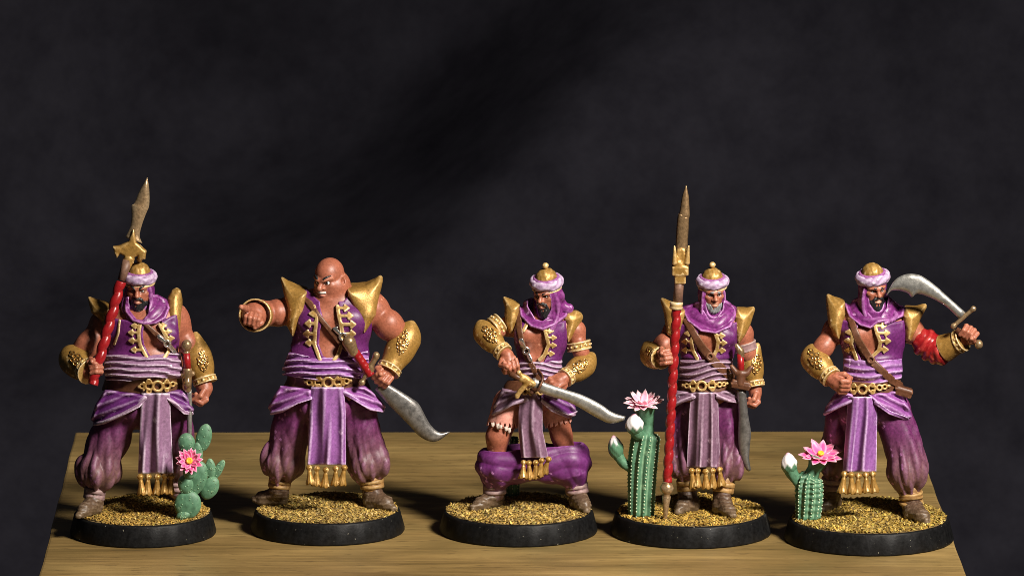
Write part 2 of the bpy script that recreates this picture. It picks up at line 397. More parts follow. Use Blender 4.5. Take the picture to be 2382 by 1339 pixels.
# ------------------------------------------------------------------ a figurine: frame and shared costume pieces
class Fig:
    def __init__(s, cx, front, r, label):
        yf = unZ(cx, front, 0)[1]; s.r = r
        s.O = np.array([unZ(cx, front, 0)[0], yf + r, 0.0]); s.O[0] = unY(cx, front - r * 0.2, s.O[1])[0]
        s.e = bpy.data.objects.new('figurine', None); COL.objects.link(s.e)
        s.e.location = Vector(s.O * S); s.e.empty_display_size = 0.005
        s.e['label'] = label; s.e['category'] = 'figurine'; s.e['group'] = 'painted warrior figurines lined up on the board'
    def p(s, px, py, Y=0): return unY(px, py, Y + s.O[1]) - s.O
    def g(s, px, py, z=54): return unZ(px, py, z) - s.O
    def scr(s, X, Y, Z):
        vx = X + (s.O[0] - CAM[0]); vy = Y + (s.O[1] - CAM[1]); vz = Z + (s.O[2] - CAM[2])
        dp = vy * FW[1] + vz * FW[2]
        return 1191.0 + FPX * vx / dp, 669.5 - FPX * (vy * UP[1] + vz * UP[2]) / dp
    def part(s, name, VQ, m, parent=None, **k): return mk(name, VQ, m, parent or s.e, **k)
    def sc(s, name, prims, m, parent=None, vox=2.0, post=None, cols=None, pad=8):
        VQ = build(s, prims, vox, pad, post=post).mesh()
        c = None if cols is None else cols(VQ[0])
        return mk(name, VQ, m, parent or s.e, cols=c)
    def shell(s, T, off, polys, front=None, back=None, holes=(), hfront=20, disp=None, k=2.0, rings=None, hem=0.0, hw=5.0):
        """offset skin of field T inside outlines given in the picture plane"""
        if rings:
            xs = [v for it in rings for v in ((it[0] - it[2] - 8, it[0] + it[2] + 8) if len(it) < 5 else (it[0] - 8, it[2] + 8, it[0] + 8, it[2] - 8))]
            ys = [v for it in rings for v in ((it[1] - it[2] - 8, it[1] + it[2] + 8) if len(it) < 5 else (it[1] - 8, it[3] + 8, it[1] + 8, it[3] - 8))]
        else:
            q = np.vstack([np.asarray(p, float) for p in polys]); xs, ys = q[:, 0], q[:, 1]
        y0, y1 = T.ax[1][0], T.ax[1][-1]
        lo = np.array([s.p(min(xs), 900)[0] - 8, y0, s.p(0, max(ys), y1)[2] - 8]); hi = np.array([s.p(max(xs), 900)[0] + 8, y1 if front is None else front + 4, s.p(0, min(ys), y0)[2] + 8])
        f = T.crop(lo, hi); X, Y, Z = f.xyz(); PX, PY = f.scr()
        d = f.d - off
        if disp is not None: d = d + disp(X, Y, Z, PX, PY)
        pd = rings2(PX, PY, rings) if rings else None
        for p in (polys or ()):
            e = poly2(PX, PY, p); pd = e if pd is None else np.minimum(pd, e)
        if hem: d = d - hem * np.exp(-((pd + hw) / hw) ** 2)
        d = smax(d, pd, k)
        if front is not None: d = np.maximum(d, Y - front)
        if back is not None: d = np.maximum(d, back - Y)
        for h in holes: d = smax(d, -np.maximum(poly2(PX, PY, h), Y - hfront), k)
        f.d = d.astype(np.float32); return f

def head_frame(F, c, yaw, pitch=0, roll=0, s=1.0):
    """c: (px, py, Y) between the eyes and ears; yaw > 0 turns to +X"""
    y, p = math.radians(yaw), math.radians(pitch)
    f = np.array([math.sin(y) * math.cos(p), -math.cos(y) * math.cos(p), -math.sin(p)])
    r = np.array([math.cos(y), math.sin(y), 0]); u = np.cross(r, f); u = -u if u[2] < 0 else u
    q = math.radians(roll); r, u = r * math.cos(q) + u * math.sin(q), u * math.cos(q) - r * math.sin(q)
    C = F.p(*c)
    H = lambda a, b, z: C + (r * a + f * b + u * z) * s
    H.R = np.stack([r, f, u], 1); H.s = s; H.C = C
    return H
def hell(H, c, r): return ell(H(*c), np.asarray(r, float) * H.s, H.R)
def hcap(H, a, b, ra, rb=None): return cap(H(*a), H(*b), ra * H.s, (ra if rb is None else rb) * H.s)
def hcurve(H, P, R, n=4): return curve([H(*p) for p in P], [r * H.s for r in R], n)

def face(H, ears=True, jaw=1.0, mouth=True):
    P = A(hell(H, (0, -2, 13), (27, 32, 31)), 0) + A(hell(H, (0, 5, -12), (22.5 * jaw, 25, 25)), 8) + A(hell(H, (0, 20, -31), (12 * jaw, 9, 8)), 7)
    for q in (-1, 1):
        P += A(hell(H, (q * 15, 17, -4), (8, 8, 6)), 6)
        if ears: P += A(hell(H, (q * 26, -4, -1), (4, 7, 10)), 3)
    P += A(hcurve(H, [(-19, 19, 9), (-9, 27, 8), (0, 28, 6), (9, 27, 8), (19, 19, 9)], [3.2, 4.4, 4, 4.4, 3.2]), 3)
    for q in (-1, 1): P += SB(hell(H, (q * 10.5, 29.5, 1.5), (7.5, 6, 4.2)), 3)
    P += A(hcap(H, (0, 27, 5), (0, 35.5, -7.5), 3.0, 4.8), 3)
    for q in (-1, 1): P += A(hell(H, (q * 5, 31, -8.5), (3.4, 3.8, 2.8)), 2)
    if mouth:
        P += A(hcurve(H, [(-9, 25.5, -18.5), (0, 30.5, -16.5), (9, 25.5, -18.5)], [2, 3.0, 2]), 2)
        P += A(hcurve(H, [(-8, 25, -22.5), (0, 29.5, -23), (8, 25, -22.5)], [2, 3.2, 2]), 2)
        P += SB(hcurve(H, [(-9, 29, -20), (0, 33.5, -19.3), (9, 29, -20)], [1.2, 1.5, 1.2]), 1)
    return P
def eyes(F, H, body, look=0.0, size=3.3, f=22.8, white=.5):
    for q in (-1, 1):
        c = H(q * 10.5, f, 1.5); V, Q = ballmesh((0, 0, 0), size * H.s, 36)
        fw = (H.R[:, 1] + H.R[:, 0] * look); fw = fw / np.linalg.norm(fw)
        dt = (V / (size * H.s)) @ fw
        cols = np.where(dt[:, None] > 0.86, np.array([[0.01, 0.01, 0.012]]), np.array([[white, white * .97, white * .92]]))
        F.part('eye', (V + c, Q), 'eye_paint', body, cols=cols)
def brows(F, H, body, m='beard_black', ang=2.0, r=2.2):
    for q in (-1, 1):
        P = catmull([H(q * 3.5, 31.5, 7.5 - ang * 0.5), H(q * 10, 30, 9.5 + ang * 0.4), H(q * 18, 22.5, 10 + ang)], 5)
        F.part('eyebrow', tube(P, np.array([1.6, 2.0, 2.4, 2.5, 2.4, 2.2, 2.0, 1.7, 1.3, 1.0, .7]) * H.s * r / 2.2, 8), m, body)
def beard(F, H, body, m='beard_black', length=0.0, full=True, lowcut=-15, mous=True):
    P = A(hell(H, (0, 8, -25), (23, 21.5, 16)), 0) + A(hell(H, (0, 17, -36 - length * 0.4), (13, 12, 10 + length * 0.6)), 6)
    P += SB(hell(H, (0, 22, -9), (19 if full else 24, 22, 11)), 3) + SB(hell(H, (0, 33, -19.5), (9.5, 10, 4.2)), 2)
    P += SB(hell(H, (0, -16, -20), (30, 22, 30)), 4)
    if not full: P += SB(hell(H, (26, 10, -22), (14, 25, 18)), 4) + SB(hell(H, (-26, 10, -22), (14, 25, 18)), 4)
    if mous: P += A(hcurve(H, [(-13, 24.5, -22), (-8, 29.5, -15.5), (0, 32.5, -12.8), (8, 29.5, -15.5), (13, 24.5, -22)], [2.4, 3.2, 2.6, 3.2, 2.4]), 1.5)
    r, u = H.R[:, 0], H.R[:, 2]; c = H.C
    def post(X, Y, Z, PX, PY):
        a = ((X - c[0]) * r[0] + (Y - c[1]) * r[1] + (Z - c[2]) * r[2]); z = ((X - c[0]) * u[0] + (Y - c[1]) * u[1] + (Z - c[2]) * u[2])
        return 0.45 * np.sin(a * 0.9 + 1.6 * np.sin(z * 0.25)) + .9 * wav(X, Y, Z * .5, 8, 4)
    return F.sc('beard', P, m, body, vox=1.5, post=post)

def fist(W, Fd, G, N, s=1.0, th=1, rod=True):
    """W wrist, Fd towards the knuckles, G along the gripped rod, N out of the palm"""
    Fd = np.asarray(Fd, float); Fd /= np.linalg.norm(Fd); G = np.asarray(G, float); G = G - Fd * (G @ Fd); G /= np.linalg.norm(G)
    n = np.cross(Fd, G); N = n if n @ np.asarray(N, float) > 0 else -n
    q = lambda f, g, n_: np.asarray(W, float) + (Fd * f + G * g + N * n_) * s
    P = A(box(q(14, 0, 1), np.array([15, 16, 8]) * s, np.stack([Fd, G, N], 1), 5 * s), 4) + A(cap(q(-4, 0, 0), q(10, 0, 0), 12 * s, 12 * s), 5)
    for i in range(4):
        g = (i - 1.5) * 8.6; L = [0, 2.0, 1.2, -1.5][i]
        pts = [q(24 + L, g, -2), q(31 + L, g, 7), q(26 + L, g * .97, 18), q(14 + L, g * .95, 19.5)]
        P += A([cap(pts[j], pts[j + 1], [5.5, 5.2, 4.8, 4.4][j] * s, [5.2, 4.8, 4.4, 4][j] * s) for j in range(3)], 1.2)
    P += A([cap(q(4, 13 * th, 4), q(15, 19 * th, 11), 6 * s, 5.4 * s), cap(q(15, 19 * th, 11), q(24, 9 * th, 24), 5.4 * s, 4.6 * s)], 1.5)
    return P
def grip_point(W, Fd, G, N, s=1.0):
    Fd = np.asarray(Fd, float); Fd /= np.linalg.norm(Fd); G = np.asarray(G, float); G = G - Fd * (G @ Fd); G /= np.linalg.norm(G)
    n = np.cross(Fd, G); N = n if n @ np.asarray(N, float) > 0 else -n
    return np.asarray(W, float) + (Fd * 18 + N * 11) * s

def arm(sh, el, wr, r=(27, 22, 21, 14), bulge=1.0):
    sh, el, wr = (np.asarray(v, float) for v in (sh, el, wr)); P = []
    P += A(ell(sh, (r[0] * 1.08,) * 3), 12) + A(cap(sh, el, r[0] * .86, r[1] * .85), 8)
    m = sh * .45 + el * .55; ax = axes(el - sh); L = np.linalg.norm(el - sh)
    P += A(ell(m + ax[:, 1] * 3 - np.array([0, 4, 0]), (r[0] * .86 * bulge, r[0] * .86 * bulge, L * .36), ax), 6)
    ax = axes(wr - el); L = np.linalg.norm(wr - el)
    P += A(cap(el, wr, r[2] * .9, r[3]), 7) + A(ell(el * .7 + wr * .3, (r[2], r[2], L * .36), ax), 6)
    return P

SKIN = np.array([0.295, 0.094, 0.053])
def skin_cols(F, H=None, lips=(0.50, 0.24, 0.17), extra=None, base=SKIN):
    def fn(V):
        c = np.tile(base, (len(V), 1)) * (1 + 0.10 * wav(V[:, 0], V[:, 1], V[:, 2], 40, 5))[:, None]
        if H is not None:
            L = ((V - H.C) @ H.R) / H.s
            lip = np.exp(-((L[:, 0] / 8.5) ** 4 + ((L[:, 2] + 20) / 4.6) ** 4)) * (L[:, 1] > 22)
            c = c * (1 - lip[:, None]) + np.array(lips) * lip[:, None]
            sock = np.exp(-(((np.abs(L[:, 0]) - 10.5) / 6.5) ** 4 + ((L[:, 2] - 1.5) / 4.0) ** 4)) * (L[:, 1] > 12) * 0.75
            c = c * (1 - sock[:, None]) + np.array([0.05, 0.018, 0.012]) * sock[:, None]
        if extra is not None: c = extra(V, c)
        return c
    return fn

def pauldron(F, poly, tip, Yc, T0, T1=5, ln=90, parent=None):
    q = np.asarray(poly, float)
    lo = np.array([F.p(q[:, 0].min(), 800)[0] - 10, Yc - T0 - 10, F.p(0, q[:, 1].max(), Yc + T0)[2] - 12]); hi = np.array([F.p(q[:, 0].max(), 800)[0] + 10, Yc + T0 + 10, F.p(0, q[:, 1].min(), Yc - T0)[2] + 12])
    f = Fld(F, lo, hi, 2.0); X, Y, Z = f.xyz()
    px0, py0 = F.scr(X, np.float32(Yc), Z)
    t = np.clip(np.hypot(px0 - tip[0], py0 - tip[1]) / ln, 0, 1); Tk = T1 + (T0 - T1) * np.sqrt(t)
    # outline is taken in the plane of the shoulder, so the plate keeps its shape from the side
    d = smax(poly2(px0, py0, poly) - 3.0, np.abs(Y - Yc) - Tk, 26) + 0.9 * wav(X, Y, Z, 26, int(tip[0]))
    f.d = d.astype(np.float32)
    return mk('shoulder_plate', f.mesh(), 'gold', parent or F.e)

def fil(cx, cy, dx, dy, w=9, seed=0):
    """scrollwork rosette centred at (cx, cy), long axis (dx, dy)"""
    L = math.hypot(dx, dy); ux, uy = dx / L, dy / L; vx, vy = -uy, ux; o = [(cx, cy, 3.2), (cx, cy, 7.0, 1.3)]
    q = lambda a, b: (cx + ux * a + vx * b, cy + uy * a + vy * b)
    for a, b, r in ((L * .42, 0, 4.6), (-L * .42, 0, 4.6), (L * .22, w, 4.2), (L * .22, -w, 4.2), (-L * .22, w, 4.2), (-L * .22, -w, 4.2), (L * .7, w * .45, 3.4), (L * .7, -w * .45, 3.4), (-L * .7, w * .4, 3.4), (-L * .7, -w * .4, 3.4)):
        o.append((*q(a, b), r, 1.35))
    for a, b in ((0, w * 1.35), (0, -w * 1.35), (L * .95, 0), (-L * .95, 0), (L * .5, w * 1.1), (L * .5, -w * 1.1)): o.append((*q(a, b), 2.4))
    o += [(*q(-L * .9, 0), *q(-L * .55, 0), 1.4), (*q(L * .55, 0), *q(L * .9, 0), 1.4)]
    return o
def bracer(F, el, wr, re, rw, flap=None, filigree=None, cuff=True, fl_r=(20, 12, 26), dark=None, m='gold', name='bracer', hollow=True):
    el, wr = np.asarray(el, float), np.asarray(wr, float); ax = axes(wr - el); z = ax[:, 2]; L = np.linalg.norm(wr - el)
    P = A(cap(el, wr - z * 4, re, rw), 0)
    if flap is not None:
        fp = np.asarray(flap, float); d = fp - el
        P += A(curve([el * .55 + wr * .45, el * .8 + fp * .2 + (wr - el) * .02, fp], [re * .95, re * .9, 5], 5), 8)
    P += SB(plane(wr - z * 4, z), 2)
    if flap is None: P += SB(plane(el, -z), 2)
    if hollow:
        sl_ = (rw - re) / L; e_ = 30 if flap is None else 2; P += SB(cap(el - z * e_, wr + z * 30, re - 4 - sl_ * e_, rw - 4 + sl_ * 30), 1)
    fld = build(F, P, 2.0, 8, m=16)
    o = mk(name, fld.mesh(), m, F.e)
    if filigree: mk('filigree', F.shell(fld, 3.2, None, front=(el[1] + wr[1]) / 2 + 6, rings=filigree, k=1.5).mesh(), 'filigree_gold', o)
    if cuff:
        R = ax; P = []
        for i, t in enumerate((3, 15)): P += A(torus(wr + z * (t - 8), R, rw + 0.5, 3.4), 1)
        P += A(cap(wr - z * 6, wr + z * 8, rw + .5, rw + .5), 1) + SB(plane(wr + z * 8, z), 1) + SB(plane(wr - z * 7, -z), 1)
        for a in np.linspace(0, 2 * math.pi, 12, endpoint=False):
            P += A(ell(wr + z * 1 + (R[:, 0] * math.cos(a) + R[:, 1] * math.sin(a)) * (rw + 1.5), (3, 3, 3)), .5)
        F.sc('cuff', P, 'pale_gold', o)
    return o

def turban(F, H, tilt=0, knob=True, roll=0, rim=True, m='turban_lilac', brow=15, purple=True, head=None):
    """helmet dome with a twisted cloth roll round it; brow: height of the roll over the eyes"""
    q = math.radians(roll); r, f, u = H.R[:, 0], H.R[:, 1], H.R[:, 2]
    r2, u2 = r * math.cos(q) + u * math.sin(q), u * math.cos(q) - r * math.sin(q)
    t = math.radians(tilt); f2, u2 = f * math.cos(t) + u2 * math.sin(t), u2 * math.cos(t) - f * math.sin(t)
    R = np.stack([r2, f2, u2], 1); s = H.s; C = H(0, -2, brow + 9)
    def post(X, Y, Z, PX, PY):
        x, y, z = X - C[0], Y - C[1], Z - C[2]
        a = np.arctan2(x * R[0, 1] + y * R[1, 1] + z * R[2, 1], x * R[0, 0] + y * R[1, 0] + z * R[2, 0]); h = x * R[0, 2] + y * R[1, 2] + z * R[2, 2]
        return 1.5 * (0.6 - np.abs(np.sin(a * 4 + h * 0.19 + .7 * np.sin(a * 3)))) + 0.9 * wav(X, Y, Z * 2, 22, 2)
    hel = F.sc('helmet', A(ell(C + u2 * 6 * s, np.array([25, 27, 27]) * s, R)) + SB(box(C - u2 * 40 * s, (60, 60, 40), R), 0) , 'gold',
               post=lambda X, Y, Z, PX, PY: 0.9 * wav(X, Y, Z, 12, 3))
    if knob:
        top = C + u2 * 31 * s
        mk('knob', lathe([(5, -3), (4.2, 1), (3.4, 3), (6, 5.5), (7.6, 9.5), (7, 13), (4, 16), (.3, 17)], 16, axis=u2, org=top), 'gold', hel)
    roll_ = F.sc('turban_roll', A(torus(C + u2 * 1 * s, R, 30 * s, 8.8 * s, 0.82)), m, post=post)
    if purple: F.sc('turban_cloth', A(torus(C + u2 * 8 * s, R, 26 * s, 5.2 * s, 0.8)), 'scarf_purple', roll_)
    if rim: F.sc('rim', A(torus(C - u2 * 12.5 * s, R, 31.5 * s, 3.0 * s)), 'pale_gold', hel)
    return C, R

HEM = 0.66
def hem(P, R, n=5): return curve(P, [r * HEM for r in R], n)
def hood(F, H, extra, m='scarf_purple', open_=(24, 26, 42), oc=(0, 33, -10), low=(0, -4, -42), lr=30, cutb=()):
    """cloth hanging from under the roll around the head to the shoulders, plus tubes of extra folds (list of prims)"""
    P = A(hell(H, (0, -4, 8), (30, 33, 34))) + A(hcap(H, (0, -6, -5), low, 29, lr), 8)
    P += SB(hell(H, oc, open_), 3)
    P += [(o_, q_, k_) for o_, q_, k_ in extra]
    for c in cutb: P += SB(c, 3)
    return F.sc('headscarf', P, m, vox=2.0, post=lambda X, Y, Z, PX, PY: 4.2 * (.25 - np.abs(wav(X, Y, Z * .55 + X * .3, 52, 8, 3))) + .4 * wav(X, Y, Z, 16, 9))

def drape(F, Hf, poly, hem_line, m, hd, hm='lavender'):
    o = F.part('hip_drape', F.shell(Hf, 2, [poly], disp=hd, k=4, hem=4.5).mesh(), m)
    L = [(*hem_line[i], *hem_line[i + 1], 4.6) for i in range(len(hem_line) - 1)]
    mk('hem', F.shell(Hf, 8.0, None, rings=L, disp=hd, k=3).mesh(), hm, o)
def cowl(F, T, cx, chin, r0, poly, hole, Yn=-4, seed=1, m='scarf_purple'):
    """scarf cloth draped over collar and chest in U-shaped folds"""
    f = T.copy(); top = F.p(cx, chin - 6, Yn); bot = F.p(cx, chin + 46, Yn + 4)
    f.op('a', cap(top, bot, r0, r0 * 1.5), 18, 26)
    def disp(X, Y, Z, PX, PY):
        dist = np.hypot(PX - cx, (PY - chin + 34) * .92) + 5 * wav(X, Y, Z, 70, seed)
        return 3.4 * (.55 - np.abs(np.sin(dist * .135 + seed))) + 1.6 * (.3 - np.abs(wav(X, Y, Z, 34, seed + 5, 3)))
    return F.part('scarf_drape', F.shell(f, 9, [poly], holes=[hole], hfront=0, disp=disp, k=2.5, hem=3.0, hw=4).mesh(), m)
def trousers(F, prims, gathers, m='trouser_purple', wr=3.2, lam=42, seed=3, name='trousers', extra=None):
    def post(X, Y, Z, PX, PY):
        o = wr * 2.6 * (0.28 - np.abs(wav(X, Y * .7, Z * .42 + X * .35, lam * 1.6, seed, 3))) + wr * .9 * (.3 - np.abs(wav(X * .8, Y * .6, Z * .55 - X * .4, lam * 1.0, seed + 40, 3)))
        for B, Ak, n, amp, ph in gathers:
            B = np.asarray(B, float); Ak = np.asarray(Ak, float); ax = axes(Ak - B); L = np.linalg.norm(Ak - B)
            x, y, z = X - B[0], Y - B[1], Z - B[2]
            t = (x * ax[0, 2] + y * ax[1, 2] + z * ax[2, 2]) / L
            u, v = x * ax[0, 0] + y * ax[1, 0] + z * ax[2, 0], x * ax[0, 1] + y * ax[1, 1] + z * ax[2, 1]
            rr = np.hypot(u, v)
            w = np.clip((t + 1.35) / 1.5, 0, 1) * np.clip((1.3 - t) / .3, 0, 1) * np.clip((95 - rr) / 30, 0, 1)
            th = np.arctan2(v, u)
            o = o + 1.8 * amp * w * (.62 - .75 * np.abs(np.sin(n * .5 * th + ph + 0.6 * np.sin(2 * th + ph) + .6 * t)) - .38 * np.abs(np.sin(n * .8 * th + 2 * ph + .9 * np.sin(th + ph) - 1.1 * t)))
        if extra is not None: o = o + extra(X, Y, Z, PX, PY)
        return o
    f = build(F, prims, 2.4, 10, post=post)
    return mk(name, f.mesh(), m, F.e), f

def shoe(F, ank, heel, toe, s=1.0, rise=6):
    ank, heel, toe = (np.asarray(v, float) for v in (ank, heel, toe)); d = toe - heel; d /= np.linalg.norm(d)
    up = np.array([0, 0, 1.])
    P = A(cap(ank, heel + up * 12 * s, 19 * s, 19 * s)) + A(cap(heel + up * 15 * s + d * 4, toe * .6 + heel * .4 + up * 13 * s, 19 * s, 15 * s), 8)
    P += A(cap(toe * .6 + heel * .4 + up * 11 * s, toe + up * rise - d * 6, 15 * s, 8 * s), 6) + A(cap(ank, toe * .5 + heel * .5 + up * 12, 17 * s, 12 * s), 8)
    P += SB(box((heel[0], heel[1], heel[2] - 40), (150, 150, 40)), 1)
    return F.sc('shoe', P, 'shoe_brown', post=lambda X, Y, Z, PX, PY: 2.6 * (.3 - np.abs(wav(X, Y, Z * 1.6, 30, 9, 3))) + .7 * wav(X, Y, Z, 9, 12))
def wraps(F, a, b, r, m='wrap_cloth', n=4):
    a, b = np.asarray(a, float), np.asarray(b, float); ax = axes(b - a); P = A(cap(a, b, r - 2))
    for i in range(n):
        t = (i + .5) / n; q = math.radians(7 * (-1) ** i); R = ax @ np.array([[1, 0, 0], [0, math.cos(q), -math.sin(q)], [0, math.sin(q), math.cos(q)]])
        P += A(torus(a + (b - a) * t, R, r - 1.0, 4.6, 0.95), .6)
    return F.sc('ankle_wrap', P, m)

def front_cloth(F, rows, Ytop, Ybot, m, folds=3, amp=7, ph=0.0, name='front_sash', belly=0):
    """rows: (py, left px, right px) from belt to hem; hanging cloth with vertical folds"""
    rows = np.asarray(rows, float); nv, nu = 46, 40; V = []
    for side in (0, 1):
        for i in range(nv):
            v = i / (nv - 1); py = rows[0, 0] + (rows[-1, 0] - rows[0, 0]) * v
            l = np.interp(py, rows[:, 0], rows[:, 1]); r = np.interp(py, rows[:, 0], rows[:, 2])
            for j in range(nu):
                u = j / (nu - 1); w = (0.35 + 0.65 * v)
                fo = math.sin(u * folds * 6.283 + ph + 0.8 * math.sin(v * 3 + ph)) + 0.45 * math.sin(u * folds * 11.7 + 2.1 * ph + v * 2.2)
                fo = math.copysign(abs(fo) ** 0.8, fo) + .35 * math.sin(v * 7 + u * 9 + ph)
                Y = Ytop + (Ybot - Ytop) * v - belly * math.sin(v * 3.14) - amp * w * fo + 16 * (abs(2 * u - 1) ** 3)
                px = l + (r - l) * u + 2.2 * w * math.sin(u * folds * 6.283 + ph + 1.3)
                V.append(F.p(px, py, Y + (6 if side else 0)))
    Q = []; n = nv * nu
    for i in range(nv - 1):
        for j in range(nu - 1):
            a = i * nu + j; Q.append((a, a + nu, a + nu + 1, a + 1)); Q.append((n + a, n + a + 1, n + a + nu + 1, n + a + nu))
        for j, fl in ((0, 0), (nu - 1, 1)):
            a = i * nu + j; f = (a, n + a, n + a + nu, a + nu); Q.append(f if not fl else f[::-1])
    for j in range(nu - 1):
        for i, fl in ((0, 1), (nv - 1, 0)):
            a = i * nu + j; f = (a, n + a, n + a + 1, a + 1); Q.append(f if not fl else f[::-1])
    V = np.array(V)
    return F.part(name, (V, Q), m)

_tas = []
def tassels(F, cloth, pts, Y, m='gold', ln=46):
    """pts: (px, py of the bead, lean) along the hem"""
    if not _tas:
        prof = [(.5, 7.5), (4.2, 6.2), (6.8, 2.5), (6.9, -1.5), (4.6, -5), (3.7, -7.5), (4.4, -9.5), (4.7, -13), (5.2, -18), (6.2, -24), (7.4, -30), (8.8, -36), (10.0, -41), (9.6, -43.5), (5, -42), (1, -41)]
        V, Q = lathe(prof, 44, mod=lambda h, a: 1 + ((0.05 + .09 * min(1, (-h - 9) / 25)) * np.abs(np.sin(a * 5.5 + .3 * np.sin(h * .2))) - .06 if h < -9 else 0))
        V[:, 2] += np.where(V[:, 2] < -38, 2.2 * np.sin(np.arctan2(V[:, 1], V[:, 0]) * 5) , 0)
        _tas.append(new_mesh('tassel', V, Q))
    for px, py, lean in pts:
        o = link('tassel', _tas[0], m, cloth); o.location = Vector(F.p(px, py, Y + random.uniform(-3, 1)) * S)
        o.rotation_euler = (math.radians(random.uniform(-6, 6)), math.radians(lean), random.uniform(0, 3)); k = ln / 46; o.scale = (k * 1.22, k * 1.22, k * random.uniform(.95, 1.06))

def blade(F, L, R, Y0, Y1, th, m, name='blade', parent=None, n=5):
    """L, R: matching outline points of both edges; lens section with a fuller ridge"""
    L = catmull(L, n); R = catmull(R, n); V = []; Q = []; N = len(L); us = [0.0, .3, .55, .8, 1.0]; hs = [.16, .85, 1, .75, .16]
    for i in range(N):
        t = i / (N - 1); Y = Y0 + (Y1 - Y0) * t; w = math.hypot(*(R[i] - L[i])); k = min(1, w / 14)
        for sgn in (-1, 1):
            for u, h in zip(us, hs):
                q = L[i] + (R[i] - L[i]) * u; V.append(F.p(q[0], q[1], Y + sgn * th * h * max(.25, k)))
    for i in range(N - 1):
        a, b = i * 10, (i + 1) * 10
        for j in range(4):
            Q.append((a + j, a + j + 1, b + j + 1, b + j)); Q.append((a + 5 + j, b + 5 + j, b + 6 + j, a + 6 + j))
        Q.append((a, b, b + 5, a + 5)); Q.append((a + 4, a + 9, b + 9, b + 4))
    Q.append((0, 5, 6, 7, 8, 9, 4, 3, 2, 1)); e = (N - 1) * 10; Q.append(tuple(e + i for i in (0, 1, 2, 3, 4, 9, 8, 7, 6, 5)))
    o = F.part(name, (np.array(V), Q), m, parent)
    return o
def helix_shaft(F, a, b, r, m, parent, turns=9, name='shaft', step=2.5):
    a, b = np.asarray(a, float), np.asarray(b, float); L = np.linalg.norm(b - a); n = int(L / step); P = [a + (b - a) * t for t in np.linspace(0, 1, n + 1)]
    def ridge(i, ang):
        ph = (i / n * turns + ang / 6.283) % 1.0
        return 0.64 + 0.42 * np.clip(np.sin(ph * math.pi), 0, 1) ** .5
    return F.part(name, tube(P, r, 24, ridge), m, parent)

def trims(F, T, off, sides, front=0, m='pale_gold', vest=None):
    """each side: opening edge polyline and a list of hooked tabs (px, py, length, direction)"""
    for edge, tabs in sides:
        L = [(edge[i][0], edge[i][1], edge[i + 1][0], edge[i + 1][1], 4.6) for i in range(len(edge) - 1)]
        for x, y, ln, dr, w in tabs:
            ex, ey = x + dr * ln, y
            L += [(x, y, ex, ey, 3.8 * w), (ex - dr * 6, y - 7 * w, ex - dr * 6, y + 7 * w, 3.2 * w), (ex - dr * 5, y - 6 * w, ex + dr * 3, y, 3 * w), (ex - dr * 5, y + 6 * w, ex + dr * 3, y, 3 * w)]
        mk('trim', F.shell(T, off, None, front=front, rings=L, k=1.5).mesh(), m, vest or F.e)

